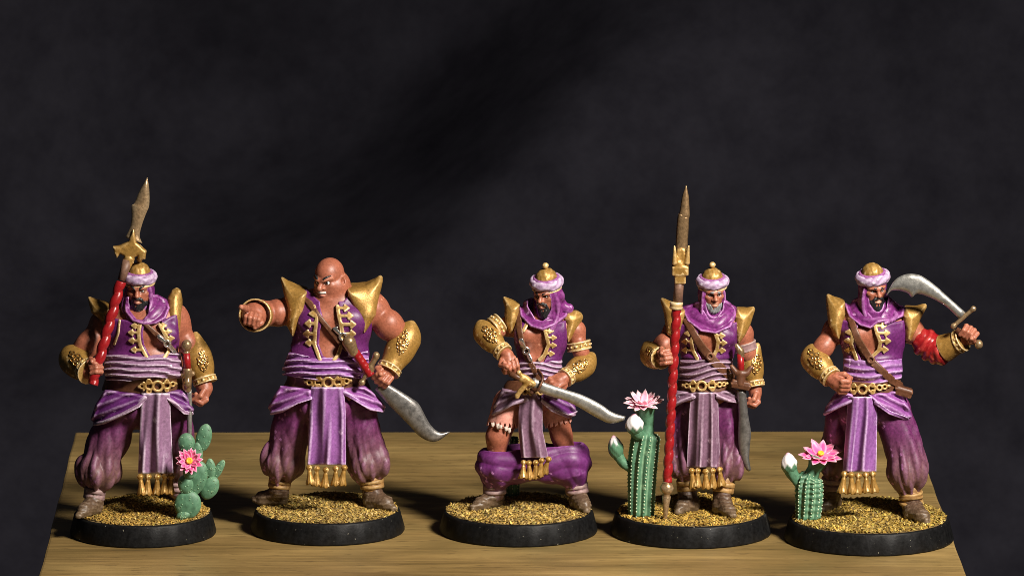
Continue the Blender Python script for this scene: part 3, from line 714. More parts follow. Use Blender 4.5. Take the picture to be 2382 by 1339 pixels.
# ---- base with turf
def base(F, mound=(), seed=1, front_h=50, tone=(1, 1, 1), bare=()):
    r = F.r; rt = r * 0.935; h = front_h
    prof = [(r * .3, 0.2), (r - 4, 0.2), (r - 1, 1.5), (r, 5), (rt + 1.5, h - 5), (rt, h - 2), (rt - 3, h), (rt * .5, h)]
    def mod(hh, a): return 1 + 0.0025 * np.sin(a * 23 + hh) + 0.002 * np.sin(a * 57 + hh * .3)
    b = F.part('base', lathe(prof, 128, mod), 'base_black')
    rs = np.random.RandomState(seed)
    def hgt(x, y):
        o = h + 2.5 + 1.5 * np.sin(x * .05 + seed) * np.sin(y * .06 + 2 * seed)
        for mx, my, mr, mh in mound: o = o + mh * np.exp(-((x - mx) ** 2 + (y - my) ** 2) / mr ** 2)
        return o
    F.hgt = hgt
    # soil under the turf
    N = 56; V = []; Q = []
    ang = np.linspace(0, 2 * math.pi, N, endpoint=False)
    for i in range(20):
        rr = (rt - 5) * (i + .02) / 19
        for a in ang:
            x, y = rr * math.cos(a), rr * math.sin(a); e = 1 if i < 18 else (0.25 if i == 18 else 0)
            V.append((x, y, h + 0.3 + (hgt(x, y) - h - 1) * e))
    for i in range(19):
        for j in range(N):
            k = (j + 1) % N; Q.append((i * N + j, i * N + k, (i + 1) * N + k, (i + 1) * N + j))
    F.part('soil', (np.array(V), Q), 'soil', b)
    # turf crumbs: little bent flakes
    n = 4200; rr = (rt - 6) * np.sqrt(rs.uniform(0, 1, n)); a = rs.uniform(0, 6.283, n); x, y = rr * np.cos(a), rr * np.sin(a)
    z = hgt(x, y) - 1.0; yaw = rs.uniform(0, 6.283, n); L = rs.uniform(5.5, 12, n); W = rs.uniform(1.8, 3.6, n); up = rs.uniform(-.5, 6, n); bd = rs.uniform(-3, 3, n)
    dx, dy = np.cos(yaw), np.sin(yaw); nx, ny = -dy, dx
    def pt(t, w, zz): return np.stack([x + dx * L * t + nx * (W * w + bd * (1 - 4 * t * t) * .5), y + dy * L * t + ny * (W * w + bd * (1 - 4 * t * t) * .5), z + zz], 1)
    P = [pt(-.5, -.5, 0 * up), pt(-.5, .5, 0 * up), pt(0, -.6, up * .6 + 1.2), pt(0, .6, up * .6 + 1.2), pt(.5, -.4, up), pt(.5, .4, up), pt(0, 0, up * .3 - 2.2)]
    V = np.stack(P, 1).reshape(-1, 3); o = (np.arange(n) * 7)[:, None]
    tri = np.array([(0, 2, 3), (0, 3, 1), (2, 4, 5), (2, 5, 3), (0, 6, 2), (2, 6, 4), (1, 3, 6), (3, 5, 6), (0, 1, 6), (4, 6, 5)])
    Q = (o[:, :, None] + tri[None]).reshape(-1, 3)
    pal = np.array([(0.56, 0.38, 0.10), (0.44, 0.28, 0.06), (0.30, 0.195, 0.05), (0.62, 0.46, 0.18), (0.17, 0.105, 0.03), (0.36, 0.29, 0.07)])
    pt_ = .5 + .5 * wav(x, y, x * 0, 60, seed + 3)
    c = pal[rs.choice(6, n, p=[.22, .24, .22, .10, .14, .08])] * np.asarray(tone) * (rs.uniform(.6, 1.2, n) * (.75 + .5 * pt_))[:, None]
    t = F.part('turf', (V, Q), 'flock', b, smooth=False, cols=np.repeat(c, 7, 0)); t['kind'] = 'stuff'
    return b

# ------------------------------------------------------------------ setting: board and backdrop
def wood_material():
    m = bpy.data.materials.new('pine_wood'); m.use_nodes = True; nt = m.node_tree; N = nt.nodes; L = nt.links; b = N['Principled BSDF']
    tc = N.new('ShaderNodeTexCoord'); mp = N.new('ShaderNodeMapping'); mp.inputs['Scale'].default_value = (22, 60, 60)
    L.new(tc.outputs['Object'], mp.inputs[0])
    n = N.new('ShaderNodeTexNoise'); n.inputs['Scale'].default_value = 1.0; n.inputs['Detail'].default_value = 6; n.inputs['Distortion'].default_value = 0.6
    L.new(mp.outputs[0], n.inputs['Vector'])
    cr = N.new('ShaderNodeValToRGB'); e = cr.color_ramp.elements
    e[0].position = 0.28; e[0].color = (0.15, 0.095, 0.030, 1); e[1].position = 0.70; e[1].color = (0.36, 0.245, 0.09, 1)
    k = cr.color_ramp.elements.new(0.47); k.color = (0.255, 0.165, 0.058, 1)
    L.new(n.outputs[0], cr.inputs[0])
    # fine fibres
    mp2 = N.new('ShaderNodeMapping'); mp2.inputs['Scale'].default_value = (40, 650, 650); L.new(tc.outputs['Object'], mp2.inputs[0])
    n2 = N.new('ShaderNodeTexNoise'); n2.inputs['Scale'].default_value = 1.0; n2.inputs['Detail'].default_value = 9; n2.inputs['Roughness'].default_value = .72; L.new(mp2.outputs[0], n2.inputs['Vector'])
    mr = N.new('ShaderNodeMapRange'); mr.inputs[1].default_value = .3; mr.inputs[2].default_value = .7; mr.inputs[3].default_value = .58; mr.inputs[4].default_value = 1.3
    L.new(n2.outputs[0], mr.inputs[0])
    mx = N.new('ShaderNodeMix'); mx.data_type = 'RGBA'; mx.blend_type = 'MULTIPLY'; mx.inputs[0].default_value = 1
    cb = N.new('ShaderNodeCombineColor')
    for i in range(3): L.new(mr.outputs[0], cb.inputs[i])
    L.new(cr.outputs[0], mx.inputs[6]); L.new(cb.outputs[0], mx.inputs[7])
    # sparse dark stains and pitch streaks along the grain
    mp3 = N.new('ShaderNodeMapping'); mp3.inputs['Scale'].default_value = (75, 520, 520); L.new(tc.outputs['Object'], mp3.inputs[0])
    n3 = N.new('ShaderNodeTexNoise'); n3.inputs['Scale'].default_value = 1.0; n3.inputs['Detail'].default_value = 7; n3.inputs['Roughness'].default_value = .7; L.new(mp3.outputs[0], n3.inputs['Vector'])
    m3 = N.new('ShaderNodeMapRange'); m3.inputs[1].default_value = .61; m3.inputs[2].default_value = .69; m3.inputs[4].default_value = .75; L.new(n3.outputs[0], m3.inputs[0])
    mx2 = N.new('ShaderNodeMix'); mx2.data_type = 'RGBA'; L.new(m3.outputs[0], mx2.inputs[0]); L.new(mx.outputs[2], mx2.inputs[6]); mx2.inputs[7].default_value = (0.075, 0.055, 0.025, 1)
    mp4 = N.new('ShaderNodeMapping'); mp4.inputs['Scale'].default_value = (26, 46, 46); L.new(tc.outputs['Object'], mp4.inputs[0])
    n4 = N.new('ShaderNodeTexNoise'); n4.inputs['Scale'].default_value = 1.0; n4.inputs['Detail'].default_value = 5; L.new(mp4.outputs[0], n4.inputs['Vector'])
    m4 = N.new('ShaderNodeMapRange'); m4.inputs[1].default_value = .48; m4.inputs[2].default_value = .66; m4.inputs[4].default_value = .75; L.new(n4.outputs[0], m4.inputs[0])
    mx3 = N.new('ShaderNodeMix'); mx3.data_type = 'RGBA'; L.new(m4.outputs[0], mx3.inputs[0]); L.new(mx2.outputs[2], mx3.inputs[6]); mx3.inputs[7].default_value = (0.125, 0.088, 0.03, 1)
    mp5 = N.new('ShaderNodeMapping'); mp5.inputs['Scale'].default_value = (260, 1100, 1100); L.new(tc.outputs['Object'], mp5.inputs[0])
    n5 = N.new('ShaderNodeTexNoise'); n5.inputs['Scale'].default_value = 1.0; n5.inputs['Detail'].default_value = 4; L.new(mp5.outputs[0], n5.inputs['Vector'])
    m5 = N.new('ShaderNodeMapRange'); m5.inputs[1].default_value = .60; m5.inputs[2].default_value = .70; m5.inputs[4].default_value = .6; L.new(n5.outputs[0], m5.inputs[0])
    mx4 = N.new('ShaderNodeMix'); mx4.data_type = 'RGBA'; L.new(m5.outputs[0], mx4.inputs[0]); L.new(mx3.outputs[2], mx4.inputs[6]); mx4.inputs[7].default_value = (0.07, 0.045, 0.018, 1)
    L.new(mx4.outputs[2], b.inputs['Base Color']); b.inputs['Roughness'].default_value = 0.42; b.inputs['Specular IOR Level'].default_value = 0.35
    bp = N.new('ShaderNodeBump'); bp.inputs['Strength'].default_value = 0.5; bp.inputs['Distance'].default_value = 1e-4
    L.new(n2.outputs[0], bp.inputs['Height']); L.new(bp.outputs[0], b.inputs['Normal'])
    return m
def cloth_material():
    m = bpy.data.materials.new('black_cloth'); m.use_nodes = True; nt = m.node_tree; N = nt.nodes; L = nt.links; b = N['Principled BSDF']
    tc = N.new('ShaderNodeTexCoord'); n = N.new('ShaderNodeTexNoise'); n.inputs['Scale'].default_value = 90; n.inputs['Detail'].default_value = 6; n.inputs['Roughness'].default_value = .7
    L.new(tc.outputs['Object'], n.inputs['Vector'])
    cr = N.new('ShaderNodeValToRGB'); e = cr.color_ramp.elements; e[0].position = .3; e[0].color = (0.0115, 0.011, 0.0150, 1); e[1].position = .7; e[1].color = (0.0205, 0.0198, 0.026, 1)
    L.new(n.outputs[0], cr.inputs[0]); L.new(cr.outputs[0], b.inputs['Base Color'])
    b.inputs['Roughness'].default_value = 1.0; b.inputs['Specular IOR Level'].default_value = 0.0
    return m

bz = -900.0
c4 = [unZ(175, 1005, 0), unZ(2125, 1002, 0), unZ(2268, 1388, 0), unZ(78, 1388, 0)]
def board():
    V, Q = [], []; ins = 5.0; cen = sum(c4) / 4
    rings = [(ins, 0.0), (1.5, -1.2), (0, -5.0), (0, bz)]
    nseg = 80; rs = np.random.RandomState(4)
    edge = []
    for i in range(4):
        a, b = c4[i], c4[(i + 1) % 4]
        for t in np.linspace(0, 1, nseg, endpoint=False):
            q = a + (b - a) * t; nrm = np.array([b[1] - a[1], a[0] - b[0], 0]); nrm /= np.linalg.norm(nrm)
            edge.append((q, nrm, .8 * math.sin(t * 17 + i) + .5 * math.sin(t * 43 + 2 * i)))
    n = len(edge)
    for k, (d, z) in enumerate(rings):
        for q, nrm, j in edge:
            v = cen - q; v[2] = 0; v /= np.linalg.norm(v); V.append((q[0] + v[0] * d * 1.3 + nrm[0] * j * (k < 3), q[1] + v[1] * d * 1.3 + nrm[1] * j * (k < 3), z))
    for k in range(len(rings) - 1):
        for i in range(n):
            j = (i + 1) % n; Q.append((k * n + i, (k + 1) * n + i, (k + 1) * n + j, k * n + j))
    Q.append(tuple(range(n))); Q.append(tuple(3 * n + i for i in range(n - 1, -1, -1)))
    o = link('wooden_board', new_mesh('wooden_board', np.array(V), Q, smooth=False), wood_material())
    o['label'] = 'pale pine wood block with dark grain streaks carrying the five figurines'; o['category'] = 'wood block'
board()

def backdrop():
    prof = []                                     # floor, curve, upright cloth
    for y in np.linspace(-2600, 2200, 16): prof.append((y, bz))
    for a in np.linspace(0, math.pi / 2, 22)[1:]: prof.append((2200 + 900 * math.sin(a), bz + 900 * (1 - math.cos(a))))
    for z in np.linspace(40, 4200, 70): prof.append((3100, z))
    xs = np.linspace(-4600, 4600, 150); V = []; Q = []
    steps = [(unY(520, 700, 3100), unY(1560, 60, 3100), 58, 1150), (unY(-100, 900, 3100), unY(520, 560, 3100), 75, 700), (unY(1650, 330, 3100), unY(2300, 120, 3100), 150, 420)]
    def fold(x, z):
        o = 0                                     # deep soft steps where the cloth folds over itself
        for a, b, w_, h_ in steps:
            d = np.array([b[0] - a[0], b[2] - a[2]]); Ln = math.hypot(*d); d = d / Ln
            t = (x - a[0]) * d[0] + (z - a[2]) * d[1]; n_ = -(x - a[0]) * d[1] + (z - a[2]) * d[0] + 50 * math.sin(t / 260)
            fade = 1 / (1 + math.exp(-(t + 60) / 160)) / (1 + math.exp((t - Ln) / 200))
            o += h_ * fade / (1 + math.exp(max(-40, min(40, -n_ / w_)))) * math.exp(-(max(0, n_) / 1500) ** 2)
        return o + 26 * math.sin(x / 330 + z / 700) + 18 * math.sin(x / 170 - z / 260 + 1)
    for i, (y, z) in enumerate(prof):
        for x in xs:
            u = min(1, max(0, (z - bz) / 700)); V.append((x, y + fold(x, z) * u, z - 0.2))
    n = len(xs)
    for i in range(len(prof) - 1):
        for j in range(n - 1): Q.append((i * n + j, i * n + j + 1, (i + 1) * n + j + 1, (i + 1) * n + j))
    o = link('backdrop', new_mesh('backdrop', np.array(V), Q), cloth_material()); o['kind'] = 'structure'; o['label'] = 'black cloth backdrop with soft diagonal folds'
backdrop()

# ------------------------------------------------------------------ cactus pieces
def petal_mesh(L, W, cup, pale=0):
    nu, nv = 9, 5; V = []; C = []
    for i in range(nu):
        t = i / (nu - 1); w = W * (math.sin(math.pi * min(1, t * .92 + .08)) ** .8) * (1 - .15 * t) if i < nu - 1 else .3
        for j in range(nv):
            s = (j / (nv - 1) - .5) * 2
            V.append((L * t, s * w, cup * L * t * t + 2.2 * s * s * (w / W)))
            k = min(1, abs(s) ** 2 * .4 + max(0, t - .75) * 2.2 + pale); C.append(np.array((0.75, 0.05, 0.24)) * (1 - k) + np.array((0.86, 0.62, 0.66)) * k)
    n = nu * nv; V2 = [(x, y, z - 2.0) for x, y, z in V]; Q = []
    for i in range(nu - 1):
        for j in range(nv - 1):
            a = i * nv + j; Q.append((a, a + nv, a + nv + 1, a + 1)); Q.append((n + a, n + a + 1, n + a + nv + 1, n + a + nv))
        a = i * nv; Q.append((a, n + a, n + a + nv, a + nv)); a += nv - 1; Q.append((a, a + nv, n + a + nv, n + a))
    a = (nu - 1) * nv
    for j in range(nv - 1): Q.append((a + j, n + a + j, n + a + j + 1, a + j + 1))
    return new_mesh('petal', np.array(V + V2), Q, cols=np.array(C + C))
def flower(F, cac, c, axis, R, n, rings, yellow=True, seed=0, cups=(.18, .55, 1.1), pale=0):
    rs = np.random.RandomState(seed + n); ax = axes(axis, (0.3, 1, 0.2)); M = Matrix([list(r) for r in ax])
    for k in range(rings):
        me = petal_mesh(R * (1 - .2 * k), R * (.20 if n > 14 else .24), cups[k], pale)
        for i in range(n - 2 * k):
            a = 6.283 * (i + .5 * k) / (n - 2 * k) + rs.uniform(-.08, .08)
            o = link('petal', me, 'petal_pink', cac)
            o.matrix_local = Matrix.Translation(Vector(c * S)) @ M.to_4x4() @ Matrix.Rotation(a, 4, 'Z') @ Matrix.Rotation(rs.uniform(-.12, .12), 4, 'Y') @ Matrix.Diagonal((rs.uniform(.92, 1.06), 1, 1, 1))
    if yellow:
        z = ax[:, 2]
        mk('flower_heart', lathe([(7.5, 0), (8, 3), (6, 5.5), (4.5, 5), (2.5, 4.2), (.4, 4.5)], 16, lambda h, a: 1 + .08 * np.cos(a * 8), axis=z, org=c + z * 4), 'flower_yellow', cac)
def bud(F, cac, c, axis, r, ln, white=.5):
    ax = axes(axis); ts = np.linspace(0, 1, 22)
    prof = [(max(.4, r * (math.sin(math.pi * (0.18 + t * .80)) ** .8)), t * ln) for t in ts]
    V, Q = lathe(prof, 28, mod=lambda h, a: 1 + 0.05 * np.cos(a * 7 + h * .25 ) * (1 if h < ln * .9 else .5), axis=ax[:, 2], org=np.asarray(c, float))
    h = (V - np.asarray(c)) @ ax[:, 2] / ln; ang = np.arctan2((V - np.asarray(c)) @ ax[:, 1], (V - np.asarray(c)) @ ax[:, 0])
    k = np.clip((h - (1 - white) + .10 * np.cos(ang * 7)) * 9, 0, 1)[:, None]; pk = np.clip((h - .88) * 8, 0, 1)[:, None]
    C = np.array([[0.072, 0.175, 0.10]]) * (1 - k) + np.array([[0.72, 0.68, 0.68]]) * k; C = C * (1 - pk * .8) + np.array([[0.80, 0.28, 0.42]]) * pk * .8
    return F.part('bud', (V, Q), 'bud_white', cac, cols=C)
def column(F, cac, P, R, ribs, bead=True, rings=None, step=9):
    """ribbed stem along P with rows of spine bumps on the ribs"""
    P = catmull(P, 16); R = np.interp(np.linspace(0, len(R) - 1, len(P)), range(len(R)), R)
    F.part('stem', tube(P, R, ribs * 8, lambda i, a: (1 + .13 * np.cos(ribs * (a + i * .004))) * (1 + (0 if rings is None else .05 * math.sin(i * rings)))), 'cactus_green', cac)
    T = np.gradient(P, axis=0); T /= np.linalg.norm(T, axis=1)[:, None]; ref = np.array([0, 1., 0]); V, Q, n = [], [], 0
    s = np.concatenate([[0], np.cumsum(np.linalg.norm(np.diff(P, axis=0), axis=1))])
    for i in range(len(P)):
        u = np.cross(T[i], ref); u /= np.linalg.norm(u); w = np.cross(u, T[i]); ref = w
        if i and int(s[i] / step) == int(s[i - 1] / step): continue
        for k in range(ribs):
            a = 6.283 * k / ribs - i * .004; v, q = ballmesh(P[i] + (u * math.cos(a) + w * math.sin(a)) * R[i] * 1.13, 1.9, 6); V.append(v); Q += [tuple(j + n for j in f) for f in q]; n += len(v)
    if bead: o = F.part('spines', (np.vstack(V), Q), 'spine_paint', cac); o['kind'] = 'stuff'

# ================================================================== stout spearman with the prickly pear
def figure_spear_shoulder():
    F = Fig(333, 1275, 170, 'stout turbaned warrior figurine shouldering a red hafted spear beside a prickly pear cactus')
    p = F.p
    base(F, mound=((10, 85, 80, 16), (-40, 60, 50, 8)), seed=1, tone=(1.0, .95, .8))
    T = A(ell(p(335, 765, 0), (92, 64, 72))) + A(ell(p(335, 845, -6), (90, 74, 62)), 20) + A(ell(p(335, 910, 0), (90, 68, 52)), 20)
    T += A(cap(p(262, 742, 6), p(405, 738, 6), 34, 34), 24) + A(cap(p(330, 725, 4), p(328, 690, -4), 34, 30), 14)
    for q in (-1, 1): T += A(ell(p(352 + q * 26, 778, -46), (30, 18, 24)), 8)
    T += SB(cap(p(352, 765, -74), p(352, 812, -84), 4, 3), 8)
    Tf = build(F, T, 2.2, 30, m=26)
    Bd = list(T)
    # hand on the spear
    sh, el, wr = p(244, 755, 8), p(172, 838, -30), p(204, 862, -84)
    Bd += arm(sh, el, wr, r=(34, 28, 28, 19))
    axs = p(262, 680, -72) - p(220, 890, -112)
    Fd = p(240, 850, -100) - wr
    Bd += fist(wr + Fd * .1, Fd, axs, p(225, 850, -150) - p(225, 850, -100), 1.12, th=1)
    # hanging fist
    sh2, el2, wr2 = p(414, 756, 8), p(456, 832, 8), p(476, 902, -18)
    Bd += arm(sh2, el2, wr2, r=(28, 24, 25, 19))
    Bd += fist(wr2, p(474, 940, -24) - wr2, (0.25, -1, 0.1), p(400, 930, -20) - wr2, 1.16, th=1)
    H = head_frame(F, (324, 672, -22), -6, 4, 0, 1.08)
    Bd += face(H, ears=False, jaw=1.12)
    body = F.sc('body', Bd, 'skin', cols=skin_cols(F, H), vox=1.9)
    eyes(F, H, body, size=3.1); brows(F, H, body, ang=4, r=2.4)
    beard(F, H, body, length=3)
    turban(F, H, tilt=-4, roll=-2, brow=17)
    ex = A(hem([H(-26, 12, 10), H(-29, 10, -20), H(-30, 18, -45), H(-12, 34, -62), H(4, 40, -68)], [4, 5, 6, 6, 5]), 5)
    ex += A(hem([H(25, 15, 12), H(27, 14, -20), H(24, 24, -48), H(10, 38, -70)], [4, 5.5, 6, 6]), 4)
    hood(F, H, ex)
    cowl(F, Tf, 326, 722, 40, [(288, 690), (290, 725), (308, 748), (335, 756), (362, 753), (386, 741), (395, 716), (389, 696), (366, 684), (300, 688)], [(300, 690), (302, 722), (318, 742), (332, 744), (344, 730), (350, 690)], seed=1)
    outer = [(252, 738), (300, 745), (372, 748), (412, 728), (418, 790), (412, 832), (340, 836), (246, 828), (246, 770)]
    opening = [(338, 742), (332, 775), (335, 800), (348, 826), (372, 832), (392, 822), (398, 795), (385, 765), (372, 742)]
    vf = F.shell(Tf, 6, [outer], holes=[opening], hfront=10, disp=lambda X, Y, Z, PX, PY: 1.2 * wav(X, Y, Z, 60, 4), hem=1.5)
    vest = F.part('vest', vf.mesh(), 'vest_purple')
    sides = [([(326, 752), (322, 775), (325, 800), (342, 832)], [(325, 757, 16, -1, .85), (322, 773, 20, -1, .85), (323, 792, 20, -1, .85), (330, 813, 22, -1, .85)]),
             ([(372, 756), (382, 775), (394, 795), (392, 818), (382, 832)], [(374, 757, 10, 1, .8), (384, 770, 12, 1, .75), (394, 786, 8, 1, .75)])]
    trims(F, Tf, 10, sides, front=0, vest=vest)
    F.part('trim', F.shell(Tf, 9, None, front=10, rings=[(278, 745, 275, 775, 3.2), (275, 775, 266, 800, 3.2)]).mesh(), 'pale_gold', vest)
    sash = [(246, 820), (330, 828), (420, 818), (426, 866), (424, 880), (360, 878), (300, 886), (246, 884), (240, 860)]
    sd = lambda X, Y, Z, PX, PY: 4.2 * np.sin((PY + 7 * wav(X, Y, Z, 120, 31) + 8 * np.sin(PX * .02 + 2)) * 0.42) + 1.2 * np.sin(PY * .8 + PX * .06) - 4 * np.clip((PY - 835) / 35, 0, 1)
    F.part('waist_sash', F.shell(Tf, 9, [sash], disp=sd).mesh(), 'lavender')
    belt = F.part('belt', F.shell(Tf, 8, [[(236, 876), (335, 882), (432, 872), (432, 908), (335, 916), (236, 908)]]).mesh(), 'leather')
    bk = [(367, 898, 11, 3.5), (347, 897, 9, 3), (346, 887, 5, 2.4), (346, 909, 5, 2.4), (388, 896, 8, 3), (388, 887, 4, 2.2), (388, 906, 4, 2.2), (330, 898, 5, 2.4), (323, 899, 4), (402, 893, 5, 2.4), (409, 892, 4), (334, 890, 3.5), (334, 906, 3.5)]
    F.part('buckle', F.shell(Tf, 15, None, front=-10, rings=bk, k=3).mesh(), 'gold', belt)
    hips = A(ell(p(335, 932, 0), (118, 84, 62))) + A(cap(p(270, 940, 0), p(400, 935, 0), 64, 60), 20)
    Hf = build(F, hips, 2.4, 30, m=26)
    hd = lambda X, Y, Z, PX, PY: 3.2 * np.sin((PY + np.abs(PX - 355) * -.4) * 0.28) + 2 * wav(X, Y, Z, 40, 6)
    dl = [(244, 905), (330, 916), (345, 915), (322, 946), (280, 968), (240, 985), (215, 990), (210, 975), (222, 940)]
    dr = [(380, 914), (425, 902), (440, 930), (452, 952), (446, 965), (430, 962), (405, 940)]
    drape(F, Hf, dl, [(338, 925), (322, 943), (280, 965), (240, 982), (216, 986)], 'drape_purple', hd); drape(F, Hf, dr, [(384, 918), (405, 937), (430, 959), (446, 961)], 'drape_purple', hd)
    hl, bl, al = p(275, 965, 4), p(232, 1080, -10), p(222, 1136, -18); hr, br, ar = p(402, 965, 10), p(415, 1070, 54), p(412, 1120, 66)
    tp = A(ell(p(335, 945, 4), (98, 72, 50))) + A(cap(hl, bl, 48, 42), 16) + A(ell(bl * .75 + al * .25, (51, 50, 46)), 12) + A(cap(bl, al, 28, 18), 6)
    tp += A(cap(hr, br, 42, 40), 16) + A(ell(br, (42, 44, 40)), 10) + A(cap(br, ar, 28, 18), 6) + SB(cap(p(322, 1035, 0), p(318, 1180, 0), 8, 40), 14)
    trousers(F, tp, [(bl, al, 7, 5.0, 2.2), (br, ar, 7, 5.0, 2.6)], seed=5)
    shoe(F, p(220, 1156, -20), F.g(218, 1192), F.g(180, 1206), 1.1); shoe(F, p(410, 1136, 70), F.g(412, 1166), F.g(440, 1178), 1.05)
    wraps(F, p(222, 1134, -18), p(218, 1160, -20), 22, 'wrap_cloth', 4); wraps(F, p(412, 1116, 66), p(412, 1140, 68), 22, 'wrap_cloth')
    c = front_cloth(F, [(914, 328, 395), (960, 325, 396), (1100, 319, 402)], -90, -72, 'lavender', 1.8, 8, 0.6)
    tassels(F, c, [(326, 1108, 8), (345, 1108, 4), (366, 1108, 0), (384, 1107, -3), (399, 1106, -5)], -74, ln=44)
    pauldron(F, [(205, 690), (222, 698), (245, 706), (256, 712), (256, 730), (250, 765), (244, 765), (240, 740), (216, 722)], (205, 690), 0, 50, ln=70)
    pauldron(F, [(412, 670), (418, 676), (421, 700), (420, 735), (418, 765), (405, 776), (400, 750), (392, 722), (394, 690), (402, 676)], (412, 670), 4, 50, 9, 70)
    bracer(F, el, wr, 34, 27, flap=p(158, 815, -10), filigree=fil(178, 836, 14, 20))
    bracer(F, p(458, 830, 4), p(476, 884, -12), 32, 25, flap=p(455, 776, 8), filigree=fil(472, 838, 3, 26, 8))
    st = F.part('strap', F.shell(Tf, 10, [[(330, 752), (344, 752), (380, 782), (410, 812), (402, 822), (370, 792)]], front=20).mesh(), 'leather')
    F.part('strap_buckle', F.shell(Tf, 15, None, front=0, rings=[(389, 799, 7, 2.6), (369, 782, 378, 790, 5), (398, 808, 406, 818, 5)], k=2).mesh(), 'silver', st)
    # spear leaning on the shoulder
    spr = bpy.data.objects.new('spear', None); COL.objects.link(spr); spr.parent = F.e
    a, b = p(215, 894, -112), p(281, 655, -60)
    helix_shaft(F, a, b, 12.5, 'red_wrap', spr, 7)
    mk('pole', tube([p(282, 652, -60), p(290, 628, -54), p(297, 606, -48)], [9, 10.5, 12], 16), 'shaft_brown', spr)
    f = Fld(F, p(262, 612, -58) - 12, p(345, 520, -28) + 12, 1.8); X, Y, Z = f.xyz(); qx, qy = F.scr(X, np.float32(-44), Z)
    out = [(262, 573), (279, 570), (299, 561), (311, 529), (318, 563), (341, 583), (338, 602), (324, 604), (320, 594), (313, 598), (311, 612), (287, 608), (289, 594), (279, 590), (272, 601), (266, 588)]
    f.d = (smax(poly2(qx, qy, out), np.abs(Y + 44) - 12, 8) + .5 * wav(X, Y, Z, 16, 2)).astype(np.float32)
    F.part('socket', f.mesh(), 'gold', spr)
    F.sc('collar', A(cap(p(294, 618, -50), p(300, 602, -46), 11, 13)), 'gold', spr)
    blade(F, [(292, 552), (303, 528), (306, 505), (306, 479), (313, 472), (324, 445), (342, 413)], [(331, 566), (325, 547), (331, 520), (340, 496), (347, 477), (347, 440), (343, 413)], -44, -26, 6, 'bronze', parent=spr)
    # sword hanging at the belt, seen edge on
    sw = bpy.data.objects.new('sword', None); COL.objects.link(sw); sw.parent = F.e
    mk('grip', tube([p(434, 820, -52), p(436, 862, -50)], [8, 9], 14), 'red_wrap', sw)
    F.sc('pommel', A(ell(p(434, 803, -52), (12, 12, 14))) + A(ell(p(434, 820, -52), (8, 8, 5)), 2), 'bronze', sw)
    F.sc('guard', A(cap(p(436, 862, -50), p(437, 905, -50), 11, 8)) + A(ell(p(436, 890, -56), (9, 9, 12)), 3) + A(cap(p(425, 872, -50), p(448, 868, -48), 6, 6), 3), 'bronze', sw)
    blade(F, [(433, 905), (434, 960), (437, 1040)], [(446, 905), (447, 960), (445, 1040)], -48, -40, 6, 'steel', parent=sw)
    # prickly pear
    cac = bpy.data.objects.new('cactus', None); COL.objects.link(cac); cac.parent = F.e
    rs = np.random.RandomState(3); spv, spq, ns = [], [], 0
    pads = [(437, 1172, 31, 34, 8, -88), (427, 1197, 18, 11, -20, -92), (458, 1112, 23, 42, 16, -80), (432, 1126, 18, 24, -6, -90), (434, 1030, 20, 24, -4, -72), (474, 1018, 18, 34, 14, -70), (456, 1066, 15, 40, 8, -76),
            (488, 1134, 20, 29, 30, -74), (490, 1090, 12, 25, -4, -72), (508, 1092, 10, 27, 30, -70)]
    for px, py, rx, rz, lean, Y in pads:
        c0 = p(px, py, Y); q = math.radians(lean); R = np.array([[math.cos(q), 0, math.sin(q)], [0, 1, 0], [-math.sin(q), 0, math.cos(q)]])
        F.sc('pad', A(ell(c0, (rx, min(13, rx * .62), rz), R)), 'cactus_green', cac, post=lambda X, Y_, Z, PX, PY: 0.6 * wav(X, Y_, Z, 18, int(px)))
        for i in range(18):
            a_, b_ = rs.uniform(-1, 1, 2)
            if a_ * a_ + b_ * b_ > .85: continue
            v = np.array([a_ * rx, -min(13, rx * .62) * math.sqrt(max(0, 1 - a_ * a_ - b_ * b_)), b_ * rz]); V, Q = ballmesh(c0 + R @ v, 1.5, 6)
            spv.append(V); spq += [tuple(k + ns for k in f) for f in Q]; ns += len(V)
    o = F.part('spines', (np.vstack(spv), spq), 'pad_spine', cac); o['kind'] = 'stuff'
    F.sc('flower_cup', A(cap(p(440, 1100, -92), p(441, 1078, -98), 14, 20)), 'cactus_green', cac)
    flower(F, cac, p(441, 1072, -112), (-0.05, -0.92, 0.38), 32, 13, 2)
figure_spear_shoulder()

